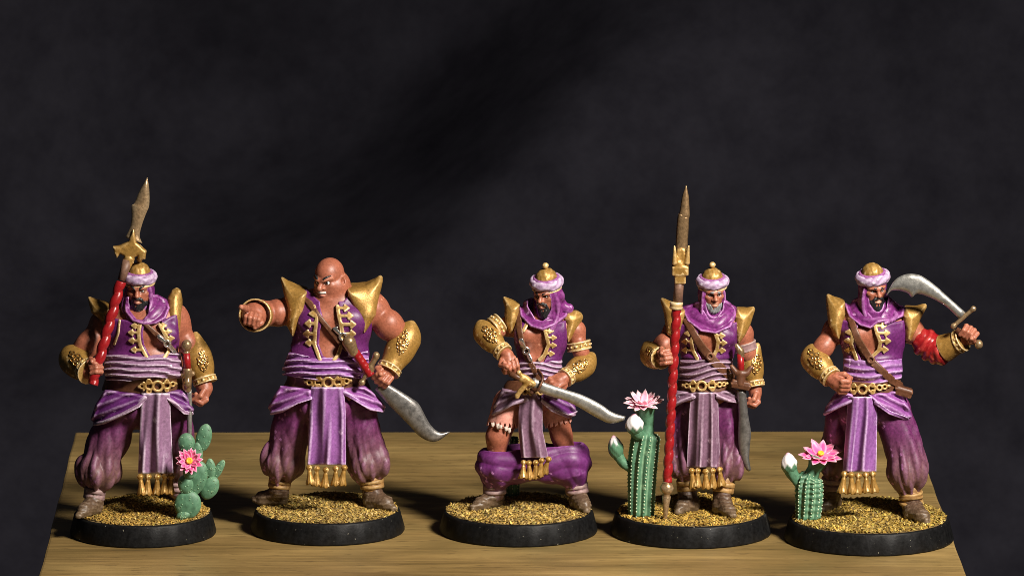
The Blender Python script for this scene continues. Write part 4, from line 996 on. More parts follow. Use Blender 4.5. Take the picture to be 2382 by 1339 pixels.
# ================================================================== bald warrior pointing, lowered sword
def figure_bald():
    F = Fig(762, 1270, 180, 'bald warrior figurine in purple vest, pointing one arm and lowering a broad sword')
    p = F.p
    base(F, mound=((10, 90, 70, 10), (60, 60, 50, 4)), seed=2)
    T = A(ell(p(772, 752, 0), (92, 62, 78))) + A(ell(p(762, 838, -4), (94, 72, 66)), 20) + A(ell(p(760, 915, 0), (96, 68, 60)), 20)
    T += A(cap(p(700, 712, 4), p(850, 708, 4), 38, 38), 24) + A(cap(p(778, 700, 4), p(776, 665, -4), 44, 40), 14)
    for q in (-1, 1): T += A(ell(p(772 + q * 36, 748, -44), (40, 20, 30)), 8)
    T += SB(cap(p(772, 735, -74), p(770, 830, -84), 5, 4), 9)
    Tf = build(F, T, 2.2, 30, m=26)
    Bd = list(T)
    # arm held out, fist and finger towards the viewer
    Bd += arm(p(688, 722, 4), p(612, 730, -6), p(592, 733, -70), r=(37, 33, 34, 31), bulge=1.0)
    W = p(592, 736, -82)
    Fd = p(584, 728, -150) - W; G = p(600, 732, -90) - p(570, 725, -90)
    P_ = fist(W, Fd, G, p(590, 780, -90) - p(590, 732, -90), 1.12, th=1)
    Bd += P_
    fi = [p(574, 718, -112), p(567, 716, -136), p(561, 714, -162)]
    Bd += A([cap(fi[0], fi[1], 8.5, 8), cap(fi[1], fi[2], 8, 6.2)], 2)
    # arm bent down to the sword
    sh, el, wr = p(866, 722, 6), p(944, 790, 2), p(905, 858, -38)
    Bd += arm(sh, el, wr, r=(38, 29, 29, 21), bulge=1.0) + A(ell(p(902, 754, -8), (35, 34, 36)), 6)
    Fd2 = p(882, 886, -58) - wr; G2 = p(925, 930, -62) - p(835, 850, -62)
    Bd += fist(wr + Fd2 * .15, Fd2, G2, p(895, 870, -120) - p(895, 870, -60), 1.25, th=-1)
    H = head_frame(F, (766, 652, -12), -30, 4, 0, 1.2)
    Bd += face(H, jaw=1.22) + A(hcap(H, (0, -12, -10), (0, -16, -50), 24, 32), 14)
    Bd += A(hcurve(H, [(-20, 21, 11), (-9, 29.5, 8), (0, 30, 4), (9, 29.5, 8), (20, 21, 12)], [2.5, 3.5, 3.6, 3.5, 2.5]), 2)
    Bd += SB(hcurve(H, [(-10, 29, -19), (0, 34.5, -18.5), (10, 29, -19)], [2.2, 3.2, 2.2]), 1)
    Bd += A(hell(H, (0, 21, -37), (14, 8, 5)), 5) + A(hell(H, (0, 10, -36), (23, 19, 12)), 8) + A(hcap(H, (0, 27, 5), (0, 37, -8), 3.4, 5.6), 2)
    Bd += A(hell(H, (26, -5, 2), (6, 9, 13)), 2) + SB(hell(H, (31, 0, 2), (3, 5, 7)), 2)
    body = F.sc('body', Bd, 'skin', cols=skin_cols(F, H, lips=(0.50, 0.20, 0.15)), vox=1.9)
    eyes(F, H, body, look=0.1, size=4.8, f=23, white=.85); brows(F, H, body, ang=6, r=2.6)
    F.part('teeth', tube(catmull([H(-8, 27, -17.8), H(0, 31.2, -17.6), H(8.5, 27, -17.2)], 4), 3.0 * H.s, 10, sq=(.8, 1)), 'white_paint', body)
    # vest
    outer = [(712, 672), (742, 700), (800, 700), (815, 680), (850, 690), (868, 760), (858, 836), (812, 842), (735, 842), (678, 832), (672, 760), (690, 690)]
    opening = [(742, 660), (745, 715), (752, 740), (744, 770), (742, 800), (752, 828), (778, 838), (788, 826), (800, 800), (797, 760), (792, 735), (786, 712), (796, 660)]
    vd = lambda X, Y, Z, PX, PY: 1.2 * wav(X, Y, Z, 60, 4)
    vf = F.shell(Tf, 6, [outer], holes=[opening], hfront=10, disp=vd)
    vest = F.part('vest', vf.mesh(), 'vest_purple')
    sides = [([(730, 712), (737, 735), (733, 770), (731, 800), (744, 836)], [(735, 729, 12, -1, .9), (733, 752, 19, -1, 1.05), (731, 776, 21, -1, 1.05), (733, 797, 19, -1, .95)]),
             ([(785, 712), (788, 735), (795, 765), (797, 795), (786, 826), (776, 838)], [(790, 716, 18, 1, .95), (795, 734, 22, 1, 1), (797, 754, 26, 1, 1.05), (799, 776, 24, 1, 1.0)])]
    trims(F, Tf, 10, sides, front=0, vest=vest)
    # waist sash, belt, hips
    sash = [(672, 818), (735, 832), (800, 830), (856, 815), (862, 868), (855, 882), (800, 876), (735, 884), (655, 872), (655, 858)]
    sd = lambda X, Y, Z, PX, PY: 4.2 * np.sin((PY + 7 * wav(X, Y, Z, 120, 31) + 9 * np.sin(PX * .018 + 1)) * 0.40) + 1.4 * np.sin(PY * .85 + PX * .05) - 4 * np.clip((PY - 835) / 35, 0, 1)
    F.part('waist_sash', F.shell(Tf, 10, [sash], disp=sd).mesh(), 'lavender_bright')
    belt = F.part('belt', F.shell(Tf, 8, [[(650, 868), (760, 878), (866, 868), (866, 905), (760, 916), (650, 905)]]).mesh(), 'leather')
    bk = [(763, 889, 11, 3.5), (741, 889, 9, 3), (741, 880, 5, 2.4), (741, 899, 5, 2.4), (786, 888, 9, 3), (788, 878, 5, 2.4), (788, 898, 5, 2.4), (719, 889, 6, 2.6), (710, 888, 4), (806, 886, 6, 2.6), (816, 885, 4), (728, 882, 4), (728, 896, 4), (799, 880, 4), (799, 894, 4)]
    F.part('buckle', F.shell(Tf, 15, None, front=-20, rings=bk, k=3).mesh(), 'gold', belt)
    hips = A(ell(p(760, 925, 0), (122, 84, 62))) + A(cap(p(690, 930, 0), p(835, 930, 0), 66, 66), 20)
    Hf = build(F, hips, 2.4, 30, m=26)
    hd = lambda X, Y, Z, PX, PY: 3.2 * np.sin((PY + np.abs(PX - 762) * -.35) * 0.30) + 2 * wav(X, Y, Z, 40, 6)
    dl = [(652, 896), (724, 904), (724, 928), (690, 938), (655, 958), (632, 963), (622, 948), (640, 915)]
    dr = [(800, 902), (850, 896), (880, 922), (898, 946), (890, 957), (862, 953), (825, 930), (798, 914)]
    drape(F, Hf, dl, [(722, 925), (690, 935), (655, 955), (632, 960)], 'drape_bright', hd, 'lavender_bright'); drape(F, Hf, dr, [(801, 913), (825, 927), (862, 950), (890, 954)], 'drape_bright', hd, 'lavender_bright')
    # trousers
    hl, bl, al = p(695, 955, 4), p(658, 1062, 14), p(652, 1118, 18); hr, br, ar = p(828, 955, 4), p(853, 1062, 8), p(864, 1118, 8)
    tp = A(ell(p(760, 935, 0), (96, 74, 50))) + A(cap(hl, bl, 49, 44), 16) + A(ell(bl * .75 + al * .25, (48, 50, 42)), 12) + A(cap(bl, al, 28, 20), 6)
    tp += A(cap(hr, br, 49, 44), 16) + A(ell(br * .75 + ar * .25, (50, 52, 42)), 12) + A(cap(br, ar, 28, 20), 6) + SB(cap(p(757, 1010, 0), p(757, 1180, 0), 12, 42), 14)
    trousers(F, tp, [(bl, al, 7, 5.0, 1.0), (br, ar, 7, 5.0, 2.6)])
    sl = shoe(F, p(650, 1140, 18), F.g(648, 1172), F.g(588, 1172), 1.15, rise=12); sr = shoe(F, p(866, 1140, 8), F.g(866, 1178), F.g(918, 1188), 1.15)
    wraps(F, p(652, 1112, 18), p(649, 1134, 18), 23, 'gold_wrap'); wraps(F, p(864, 1112, 8), p(866, 1134, 8), 25, 'gold_wrap')
    c = front_cloth(F, [(900, 724, 800), (960, 720, 805), (1080, 716, 806)], -92, -74, 'lavender_bright', 2.0, 8, 2.4)
    tassels(F, c, [(719, 1087, 6), (737, 1089, 3), (758, 1092, 0), (781, 1089, -2), (801, 1087, -8)], -76, ln=42)
    # shoulder plates
    pauldron(F, [(654, 644), (668, 656), (690, 668), (712, 676), (706, 715), (690, 755), (682, 772), (672, 750), (674, 715), (664, 680)], (654, 644), 2, 62)
    pauldron(F, [(887, 640), (888, 652), (878, 690), (872, 725), (860, 745), (848, 764), (838, 735), (830, 712), (812, 680), (812, 668), (850, 662), (872, 652)], (887, 640), 2, 62)
    # bracers
    bracer(F, p(600, 733, -54), p(592, 733, -92), 36, 39, cuff=False)
    bracer(F, el, wr, 34, 26, flap=p(958, 752, 2), filigree=fil(938, 795, -8, 30))
    # strap with buckle
    st = F.part('strap', F.shell(Tf, 10, [[(712, 690), (726, 700), (745, 730), (790, 785), (812, 806), (804, 818), (786, 800), (738, 740), (708, 700)]], front=20).mesh(), 'leather')
    F.part('strap_buckle', F.shell(Tf, 15, None, front=0, rings=[(798, 783, 8, 2.8), (778, 764, 788, 774, 4.5), (807, 793, 816, 800, 4.5), (783, 762, 3.5)], k=2).mesh(), 'silver', st)
    # sword: grip passes through the fist
    sw = bpy.data.objects.new('sword', None); COL.objects.link(sw); sw.parent = F.e
    a0, a1 = p(815, 803, -92), p(862, 872, -84)
    mk('grip', tube([a0 + (a1 - a0) * t for t in np.linspace(.1, 1, 26)], 10.5, 16, lambda i, a: np.full(len(a), 1 + .05 * math.sin(i * 1.6))), 'red_wrap', sw)
    F.sc('pommel', A(cap(p(812, 796, -92), p(822, 818, -92), 16, 12)) + A(ell(p(812, 790, -92), (10, 12, 9)), 4), 'bronze', sw)
    F.sc('guard', A(cap(p(874, 830, -84), p(844, 884, -86), 7, 5)) + A(ell(p(842, 889, -86), (8, 8, 8)), 2) + A(ell(p(875, 826, -84), (8, 9, 9)), 3) + A(ell(p(861, 858, -84), (10, 9, 15)), 4), 'bronze', sw)
    blade(F, [(872, 905), (905, 942), (948, 985), (975, 1013), (1000, 1026), (1020, 1024), (1046, 1006)], [(890, 885), (925, 905), (958, 926), (975, 940), (1000, 985), (1022, 1004), (1046, 1003)], -62, -30, 6, 'dark_steel', parent=sw)
figure_bald()

# ================================================================== warrior whose trousers have dropped
def figure_dropped_trousers():
    F = Fig(1206, 1273, 184.5, 'turbaned warrior figurine with trousers fallen to his ankles, drawing a long sword')
    p = F.p
    base(F, mound=((0, 95, 80, 12), (-70, 30, 50, 6)), seed=3)
    T = A(ell(p(1258, 778, 0), (60, 46, 62))) + A(ell(p(1252, 848, -4), (48, 42, 50)), 20) + A(ell(p(1242, 915, 0), (66, 52, 46)), 22)
    T += A(cap(p(1208, 748, 6), p(1316, 758, 6), 24, 24), 20) + A(cap(p(1262, 735, 4), p(1262, 700, -4), 24, 22), 12)
    for q in (-1, 1): T += A(ell(p(1246 + q * 23, 778, -34), (24, 15, 20)), 7)
    T += SB(cap(p(1246, 768, -56), p(1250, 840, -58), 3.5, 2.5), 7)
    for i in range(3): T += SB(cap(p(1225, 805 + i * 17, -52), p(1272, 805 + i * 17, -54), 1.5, 1.5), 5)
    Tf = build(F, T, 2.0, 30, m=26)
    Bd = list(T)
    # arm drawing the sword
    sh, el, wr = p(1186, 758, 8), p(1124, 778, -22), p(1180, 826, -66)
    Bd += arm(sh, el, wr, r=(23, 19, 19, 14))
    swd = p(1455, 975, -96) - p(1240, 895, -84)
    Fd = p(1190, 870, -84) - wr
    Bd += fist(wr + Fd * .1, Fd, swd, p(1190, 870, -140) - p(1190, 870, -80), 1.15, th=-1)
    sh2, el2, wr2 = p(1338, 768, 8), p(1360, 848, -10), p(1310, 880, -62)
    Bd += arm(sh2, el2, wr2, r=(23, 19, 19, 14))
    Fd2 = p(1270, 902, -84) - wr2
    Bd += fist(wr2, Fd2, (0.55, -.1, -.2) , p(1270, 980, -90) - p(1270, 900, -90), 1.15, th=1)
    # bare legs
    hl, kl, al = p(1182, 955, 0), p(1158, 1015, -14), p(1150, 1130, 8); hr, kr, ar = p(1292, 955, 6), p(1306, 1012, 4), p(1340, 1130, 14)
    Bd += A(cap(hl, kl, 34, 27), 14) + A(cap(kl, al, 26, 17), 10) + A(cap(hr, kr, 32, 24), 14) + A(cap(kr, ar, 24, 17), 10)
    H = head_frame(F, (1272, 683, -24), -28, 8, 0, 1.03)
    Bd += face(H, ears=False)
    body = F.sc('body', Bd, 'skin', cols=skin_cols(F, H), vox=2.0)
    eyes(F, H, body, size=3.2); brows(F, H, body, ang=1)
    beard(F, H, body, length=12, full=False)
    turban(F, H, tilt=-7, roll=-4, brow=18)
    ex = A(hem([H(25, 12, 10), H(28, 6, -20), H(27, 10, -50), H(20, 26, -72)], [4, 5.5, 6, 6]), 4) + A(hem([H(29, -8, 0), p(1304, 700, -8), p(1318, 718, -6), p(1326, 716, 0)], [6, 9, 10, 7]), 10)
    hood(F, H, ex)
    cowl(F, Tf, 1262, 722, 30, [(1206, 704), (1209, 735), (1234, 760), (1262, 769), (1290, 757), (1318, 737), (1330, 716), (1312, 704), (1235, 692)], [(1230, 690), (1228, 712), (1246, 742), (1262, 746), (1280, 734), (1288, 690)], seed=2)
    outer = [(1196, 745), (1258, 752), (1316, 745), (1320, 790), (1316, 838), (1276, 842), (1250, 846), (1206, 840), (1196, 800)]
    opening = [(1226, 742), (1216, 775), (1218, 810), (1226, 845), (1262, 848), (1272, 828), (1274, 800), (1266, 765), (1262, 742)]
    vf = F.shell(Tf, 6, [outer], holes=[opening], hfront=6, disp=lambda X, Y, Z, PX, PY: 1.2 * wav(X, Y, Z, 50, 4), hem=1.5)
    vest = F.part('vest', vf.mesh(), 'vest_purple')
    sides = [([(1267, 764), (1272, 785), (1276, 802), (1266, 826), (1255, 836)], [(1270, 769, 14, 1, .75), (1275, 785, 16, 1, .75), (1277, 803, 14, 1, .75), (1270, 822, 16, 1, .75)]), ([(1226, 752), (1218, 768)], [])]
    trims(F, Tf, 9.5, sides, front=0, vest=vest)
    sash = [(1200, 838), (1256, 842), (1308, 836), (1308, 872), (1290, 888), (1240, 890), (1190, 880)]
    F.part('waist_sash', F.shell(Tf, 8, [sash], disp=lambda X, Y, Z, PX, PY: 2.8 * 1.2 * np.sin((PY + 6 * wav(X, Y, Z, 100, 31) + 8 * np.sin(PX * .03 + 2)) * 0.5)).mesh(), 'lavender')
    belt = F.part('belt', F.shell(Tf, 8, [[(1170, 882), (1240, 888), (1312, 880), (1312, 908), (1240, 918), (1170, 908)]]).mesh(), 'leather')
    F.part('buckle', F.shell(Tf, 16, None, front=-10, rings=[(1239, 910, 9, 3), (1221, 910, 6, 2.6), (1257, 911, 6, 2.6), (1210, 908, 4), (1268, 909, 4), (1221, 902, 4), (1257, 903, 4)], k=3).mesh(), 'gold', belt)
    hips = A(ell(p(1242, 930, 0), (84, 64, 50))) + A(cap(p(1190, 940, 0), p(1295, 938, 0), 46, 44), 20)
    Hf = build(F, hips, 2.2, 30, m=26)
    hd = lambda X, Y, Z, PX, PY: 2.2 * np.sin((PY + np.abs(PX - 1236) * -.5) * 0.32) + 1.5 * wav(X, Y, Z, 34, 6)
    drape(F, Hf, [(1168, 902), (1224, 912), (1228, 932), (1190, 942), (1146, 968), (1142, 955)], [(1226, 929), (1190, 939), (1147, 964)], 'lavender_dull', hd, 'lavender')
    drape(F, Hf, [(1255, 914), (1312, 898), (1335, 935), (1344, 962), (1322, 972), (1285, 956), (1260, 932)], [(1262, 932), (1285, 953), (1322, 968), (1342, 960)], 'drape_purple', hd, 'lavender')
    # torn pink breeches
    lg = A(cap(p(1186, 940, 0), p(1164, 1002, -12), 40, 35)) + A(cap(p(1288, 940, 6), p(1300, 992, 4), 37, 31), 6)
    cutw = lambda X, Y, Z, PX, PY: 0.9 * wav(X, Y, Z, 20, 7)
    bf = build(F, lg, 2.0, 10, post=cutw); X, Y, Z = bf.xyz(); PX, PY = bf.scr()
    bf.d = np.maximum(bf.d, PY - (np.where(PX < 1235, 988 + (PX - 1150) * .1, 988 - (PX - 1290) * .25) + 5 * np.sin(PX * .55) + 3 * np.sin(PX * 1.1 + 1))).astype(np.float32)
    br = F.part('breeches', bf.mesh(), 'pink_cloth')
    for i in range(5):
        x = 1146 + i * 9.5 + [0, 2, -1, 2, 0][i]; b0 = p(x, 982 + i * 3.0, -47 + abs(i - 2) * 3)
        F.part('torn_edge', tube([b0, b0 + np.array([1, -2, -8]), b0 + np.array([3 - i, -1, -[9, 13, 8, 12, 14][i]])], [4.2, 3.8, 2.2], 8, sq=(1, .4)), 'torn_linen', br)
    # trousers dropped round the shins: one wide creased band open at the top
    tp = A(cap(p(1160, 1078, 2), p(1322, 1068, 10), 51, 51)) + A(ell(p(1240, 1076, 6), (70, 48, 34)), 10)
    tp += A(cap(p(1158, 1098, 2), al, 45, 22), 10) + A(cap(p(1330, 1094, 10), ar, 45, 22), 10)
    tp += SB(cap(p(1158, 1022, 4), p(1322, 1012, 10), 37, 37), 6) + SB(cap(p(1246, 1162, 0), p(1246, 1220, 0), 48, 90), 12)
    bandf = lambda X, Y, Z, PX, PY: 3.8 * (.5 - np.abs(np.sin((PY + 15 * np.sin(PX * .019 + 1) + 9 * wav(X, Y, Z, 120, 6)) * .085)))
    trousers(F, tp, [(p(1158, 1100, 2), al, 6, 3.0, 1.0), (p(1330, 1095, 10), ar, 6, 3.0, 2.0)], wr=0.9, lam=60, seed=8, m='trouser_fallen', extra=bandf)
    c = front_cloth(F, [(916, 1210, 1262), (960, 1205, 1262), (1000, 1205, 1262), (1064, 1211, 1276)], -66, -66, 'lavender_dull', 1.6, 6, 1.2, belly=6)
    tassels(F, c, [(1218, 1075, 8), (1230, 1076, 4), (1246, 1075, 0), (1260, 1070, -10), (1276, 1067, -24)], -68, ln=40)
    shoe(F, p(1150, 1144, 8), F.g(1152, 1178), F.g(1096, 1188), 1.08); shoe(F, p(1344, 1146, 14), F.g(1346, 1180), F.g(1366, 1192), 1.1)
    wraps(F, p(1150, 1124, 8), p(1151, 1148, 8), 24, 'wrap_cloth'); wraps(F, p(1340, 1124, 14), p(1343, 1146, 14), 24, 'wrap_cloth')
    pauldron(F, [(1170, 688), (1184, 696), (1206, 708), (1204, 735), (1196, 765), (1186, 770), (1178, 745), (1176, 712)], (1170, 688), 0, 38, ln=60)
    pauldron(F, [(1356, 730), (1354, 738), (1338, 765), (1322, 790), (1315, 780), (1318, 750), (1312, 736), (1322, 726), (1340, 724)], (1356, 730), 4, 38, ln=60)
    bracer(F, p(1128, 776, -22), p(1168, 816, -58), 26, 19, flap=p(1118, 752, -18), filigree=fil(1140, 777, 17, 19))
    bracer(F, p(1358, 850, -14), p(1318, 876, -54), 26, 19, flap=p(1378, 826, -2), filigree=fil(1348, 852, 20, -16))
    for a_, b_, r_ in ((p(1164, 752, -4), p(1150, 762, -10), 26), (p(1345, 796, 0), p(1348, 812, -2), 28)):
        ax = axes(b_ - a_); F.sc('armband', A(cap(a_, b_, r_ - 1)) + SB(plane(a_, a_ - b_), 1) + SB(plane(b_, b_ - a_), 1) + A(torus(a_, ax, r_ - 1, 2.6), 1) + A(torus(b_, ax, r_ - 1, 2.6), 1) + sum([A(ell((a_ + b_) / 2 + (ax[:, 0] * math.cos(t) + ax[:, 1] * math.sin(t)) * r_, (3, 3, 3)), .5) for t in np.linspace(0, 6.283, 14, endpoint=False)], []), 'pale_gold')
    st = F.part('strap', F.shell(Tf, 11, [[(1196, 712), (1210, 712), (1216, 770), (1226, 815), (1262, 880), (1250, 890), (1214, 822), (1202, 770)]], front=30).mesh(), 'leather')
    F.part('strap_buckle', F.shell(Tf, 16, None, front=0, rings=[(1224, 816, 7, 2.8), (1212, 792, 1217, 804, 6), (1230, 828, 1234, 836, 5)], k=2).mesh(), 'silver', st)
    lp = F.part('sword_loop', tube(catmull([p(1252, 862, -66), p(1262, 880, -98), p(1252, 905, -106), p(1238, 902, -84)], 6), 7, 10, sq=(1, .45)), 'leather')
    sw = bpy.data.objects.new('sword', None); COL.objects.link(sw); sw.parent = F.e
    F.sc('guard', A(curve([p(1206, 868, -98), p(1228, 884, -96), p(1208, 912, -96), p(1203, 922, -96)], [4, 7, 6, 5])) + A(ell(p(1203, 920, -96), (6, 6, 6)), 2) + A(ell(p(1207, 866, -98), (6, 6, 6)), 2) + A(cap(p(1215, 880, -96), p(1240, 892, -94), 10, 8), 4), 'gold', sw)
    mk('grip', tube([p(1186, 868, -98), p(1222, 886, -96)], 7, 12), 'leather', sw)
    blade(F, [(1232, 900), (1270, 918), (1310, 930), (1345, 946), (1390, 972), (1420, 984), (1452, 978)], [(1240, 878), (1278, 893), (1318, 906), (1355, 918), (1395, 938), (1425, 958), (1455, 968)], -92, -96, 6, 'steel', parent=sw)
    cac = bpy.data.objects.new('cactus', None); COL.objects.link(cac); cac.parent = F.e
    column(F, cac, [F.g(1192, 1162), p(1192, 1100, F.g(1192, 1162)[1]), p(1196, 1015, F.g(1192, 1162)[1])], [14, 16, 8], 8)
figure_dropped_trousers()

# ================================================================== guard with upright spear
def figure_guard():
    F = Fig(1607, 1277, 187.5, 'grey bearded turbaned guard figurine holding an upright red spear beside a tall flowering cactus')
    p = F.p
    base(F, mound=((0, 95, 90, 8),), seed=4, tone=(1.05, 1.0, .75))
    T = A(ell(p(1648, 778, 0), (72, 52, 64))) + A(ell(p(1642, 850, -4), (58, 50, 52)), 20) + A(ell(p(1642, 910, 0), (64, 54, 46)), 20)
    T += A(cap(p(1590, 752, 6), p(1708, 756, 6), 28, 28), 22) + A(cap(p(1656, 740, 4), p(1658, 700, -4), 26, 24), 12)
    for q in (-1, 1): T += A(ell(p(1652 + q * 26, 782, -40), (28, 16, 22)), 7)
    T += SB(cap(p(1655, 770, -62), p(1655, 820, -66), 3.5, 2.5), 7)
    Tf = build(F, T, 2.0, 30, m=26)
    Bd = list(T)
    sh, el, wr = p(1572, 770, 4), p(1518, 828, -26), p(1536, 832, -84)
    Bd += arm(sh, el, wr, r=(28, 23, 23, 16))
    top, bot = p(1574, 715, -100), p(1552, 1120, -108)
    Fd = p(1572, 826, -112) - wr
    Bd += fist(wr + Fd * .02, Fd, top - bot, p(1560, 830, -180) - p(1560, 830, -100), 1.08, th=1)
    sh2, el2, wr2 = p(1724, 776, 6), p(1748, 850, 8), p(1757, 912, -8)
    Bd += arm(sh2, el2, wr2, r=(27, 22, 23, 15))
    Bd += fist(wr2, p(1760, 950, -14) - wr2, (0.3, -1, .1), p(1690, 940, -10) - wr2, 1.0, th=1)
    H = head_frame(F, (1657, 681, -20), 12, 5, 0, 1.0)
    Bd += face(H, ears=False)
    body = F.sc('body', Bd, 'skin', cols=skin_cols(F, H, lips=(.5, .26, .18)), vox=1.9)
    eyes(F, H, body, size=3.4); brows(F, H, body, 'beard_grey', ang=-1.5, r=2.6)
    beard(F, H, body, 'beard_grey', length=0, mous=False)
    turban(F, H, tilt=-6, roll=3, brow=18)
    ex = A(hem([H(-24, 16, 10), H(-27, 15, -18), H(-27, 22, -50), H(-14, 36, -76), H(0, 42, -84)], [4.5, 5, 5, 5, 5]), 3) + A(hem([H(23, 17, 10), H(26, 16, -18), H(26, 24, -50), H(14, 36, -76), H(0, 42, -84)], [4.5, 5, 5, 5, 5]), 3)
    hood(F, H, ex, low=(0, -4, -44), lr=33)
    cowl(F, Tf, 1658, 720, 32, [(1585, 712), (1598, 746), (1630, 771), (1665, 776), (1700, 761), (1715, 732), (1713, 712), (1690, 698), (1630, 698)], [(1634, 690), (1636, 720), (1650, 742), (1664, 742), (1680, 720), (1684, 690)], seed=3)
    outer = [(1578, 750), (1650, 765), (1714, 748), (1714, 800), (1706, 834), (1650, 838), (1584, 832), (1576, 790)]
    opening = [(1632, 756), (1620, 785), (1622, 812), (1634, 838), (1652, 840), (1664, 815), (1666, 790), (1660, 756)]
    vest = F.part('vest', F.shell(Tf, 6, [outer], holes=[opening], hfront=6, disp=lambda X, Y, Z, PX, PY: 1.2 * wav(X, Y, Z, 50, 4), hem=1.5).mesh(), 'vest_purple')
    sides = [([(1614, 772), (1608, 795), (1612, 815), (1622, 834)], [(1612, 775, 16, -1, .8), (1608, 794, 18, -1, .8), (1610, 814, 20, -1, .8)]), ([(1664, 776), (1670, 792), (1668, 812), (1660, 828)], [(1667, 780, 16, 1, .8), (1671, 797, 16, 1, .8), (1668, 815, 16, 1, .8)])]
    trims(F, Tf, 9.5, sides, front=0, vest=vest)
    sash = [(1582, 834), (1650, 838), (1704, 832), (1706, 872), (1700, 886), (1640, 890), (1576, 884)]
    F.part('waist_sash', F.shell(Tf, 8, [sash], disp=lambda X, Y, Z, PX, PY: 3.2 * 1.2 * np.sin((PY + 6 * wav(X, Y, Z, 100, 31) + 9 * np.sin(PX * .03 + 1)) * 0.45)).mesh(), 'lavender_dull')
    belt = F.part('belt', F.shell(Tf, 7, [[(1570, 882), (1642, 888), (1714, 880), (1714, 908), (1642, 916), (1570, 908)]]).mesh(), 'leather')
    bk = [(1632, 897, 10, 3.2), (1612, 897, 8, 3), (1612, 889, 4, 2.2), (1612, 906, 4, 2.2), (1656, 896, 8, 3), (1657, 888, 4, 2.2), (1657, 904, 4, 2.2), (1674, 894, 5, 2.4), (1684, 893, 4, 2), (1692, 891, 3.5), (1597, 897, 4.5, 2.2), (1588, 896, 4)]
    F.part('buckle', F.shell(Tf, 14, None, front=-8, rings=bk, k=3).mesh(), 'gold', belt)
    hips = A(ell(p(1642, 925, 0), (78, 64, 50))) + A(cap(p(1600, 930, 0), p(1684, 928, 0), 46, 46), 20)
    Hf = build(F, hips, 2.2, 30, m=26)
    hd = lambda X, Y, Z, PX, PY: 2.2 * np.sin((PY + np.abs(PX - 1640) * -.5) * 0.36) + 1.5 * wav(X, Y, Z, 34, 6)
    drape(F, Hf, [(1566, 906), (1612, 912), (1616, 926), (1585, 936), (1562, 950), (1556, 940)], [(1614, 923), (1585, 933), (1562, 946)], 'lavender_dull', hd, 'lavender_dull')
    drape(F, Hf, [(1660, 912), (1712, 902), (1724, 925), (1722, 936), (1695, 934), (1668, 924)], [(1669, 922), (1695, 931), (1722, 933)], 'lavender_dull', hd, 'lavender_dull')
    hl, bl, al = p(1598, 945, 12), p(1594, 1062, 8), p(1597, 1120, 2); hr, br, ar = p(1686, 945, 0), p(1694, 1070, -16), p(1684, 1118, -26)
    tp = A(ell(p(1642, 940, 6), (68, 54, 44))) + A(cap(hl, bl, 36, 38), 14) + A(ell(bl * .8 + al * .2, (38, 44, 42)), 12) + A(cap(bl, al, 26, 17), 6)
    tp += A(cap(hr, br, 38, 34), 14) + A(ell(br * .8 + ar * .2, (37, 40, 43)), 12) + A(cap(br, ar, 26, 17), 6)
    trousers(F, tp, [(bl, al, 6, 4.5, 1.0), (br, ar, 6, 5.5, 2.6)], seed=3, lam=34)
    shoe(F, p(1599, 1142, 2), F.g(1606, 1186), F.g(1574, 1196), 1.1); shoe(F, p(1680, 1140, -26), F.g(1676, 1192), F.g(1708, 1206), 1.05)
    wraps(F, p(1597, 1114, 2), p(1599, 1140, 2), 21, 'gold_wrap'); wraps(F, p(1686, 1118, -26), p(1681, 1144, -28), 22, 'gold_wrap', 4)
    c = front_cloth(F, [(912, 1608, 1670), (960, 1604, 1672), (1086, 1600, 1676)], -70, -62, 'lavender_dull', 2.2, 7, 3.4)
    tassels(F, c, [(1609, 1094, 6), (1623, 1094, 3), (1641, 1096, 0), (1658, 1094, -2), (1674, 1091, -8)], -64, ln=42)
    pauldron(F, [(1537, 692), (1552, 700), (1580, 712), (1590, 720), (1588, 745), (1578, 780), (1566, 785), (1552, 770), (1548, 730)], (1537, 692), 0, 44, ln=66)
    pauldron(F, [(1755, 712), (1754, 720), (1742, 752), (1732, 772), (1718, 792), (1710, 785), (1712, 755), (1708, 730), (1716, 718), (1738, 718)], (1755, 712), 2, 44, ln=66)
    bracer(F, el, wr, 27, 22, flap=p(1504, 800, -8), filigree=fil(1518, 824, 10, 18, 7))
    bracer(F, p(1746, 848, 6), p(1755, 892, -6), 25, 20, flap=p(1762, 802, 6), filigree=fil(1760, 846, -3, 24, 7))
    a_, b_ = p(1730, 798, 4), p(1734, 813, 4); ax = axes(b_ - a_)
    F.sc('armband', A(cap(a_, b_, 28)) + SB(plane(a_, a_ - b_), 1) + SB(plane(b_, b_ - a_), 1) + A(torus(a_, ax, 27, 2.4), 1) + A(torus(b_, ax, 27, 2.4), 1), 'wrap_cloth')
    st = F.part('strap', F.shell(Tf, 11, [[(1586, 742), (1600, 738), (1640, 800), (1672, 836), (1722, 884), (1716, 898), (1700, 890), (1652, 846), (1620, 805)]], front=30).mesh(), 'leather')
    F.part('strap_buckle', F.shell(Tf, 15, None, front=0, rings=[(1652, 829, 7, 2.8)], k=2).mesh(), 'leather', st)
    # spear
    spr = bpy.data.objects.new('spear', None); COL.objects.link(spr); spr.parent = F.e
    helix_shaft(F, bot, top, 11, 'red_wrap', spr, 13)
    mk('pole', tube([p(1576, 708, -100), p(1581, 640, -98)], [11.5, 10.5], 16), 'shaft_brown', spr)
    mk('ring', lathe([(11, -9), (15, -8), (15.5, -3), (14, 0), (15.5, 4), (14.5, 8), (10, 9)], 20, axis=top - bot, org=p(1573, 710, -100)), 'pale_gold', spr)
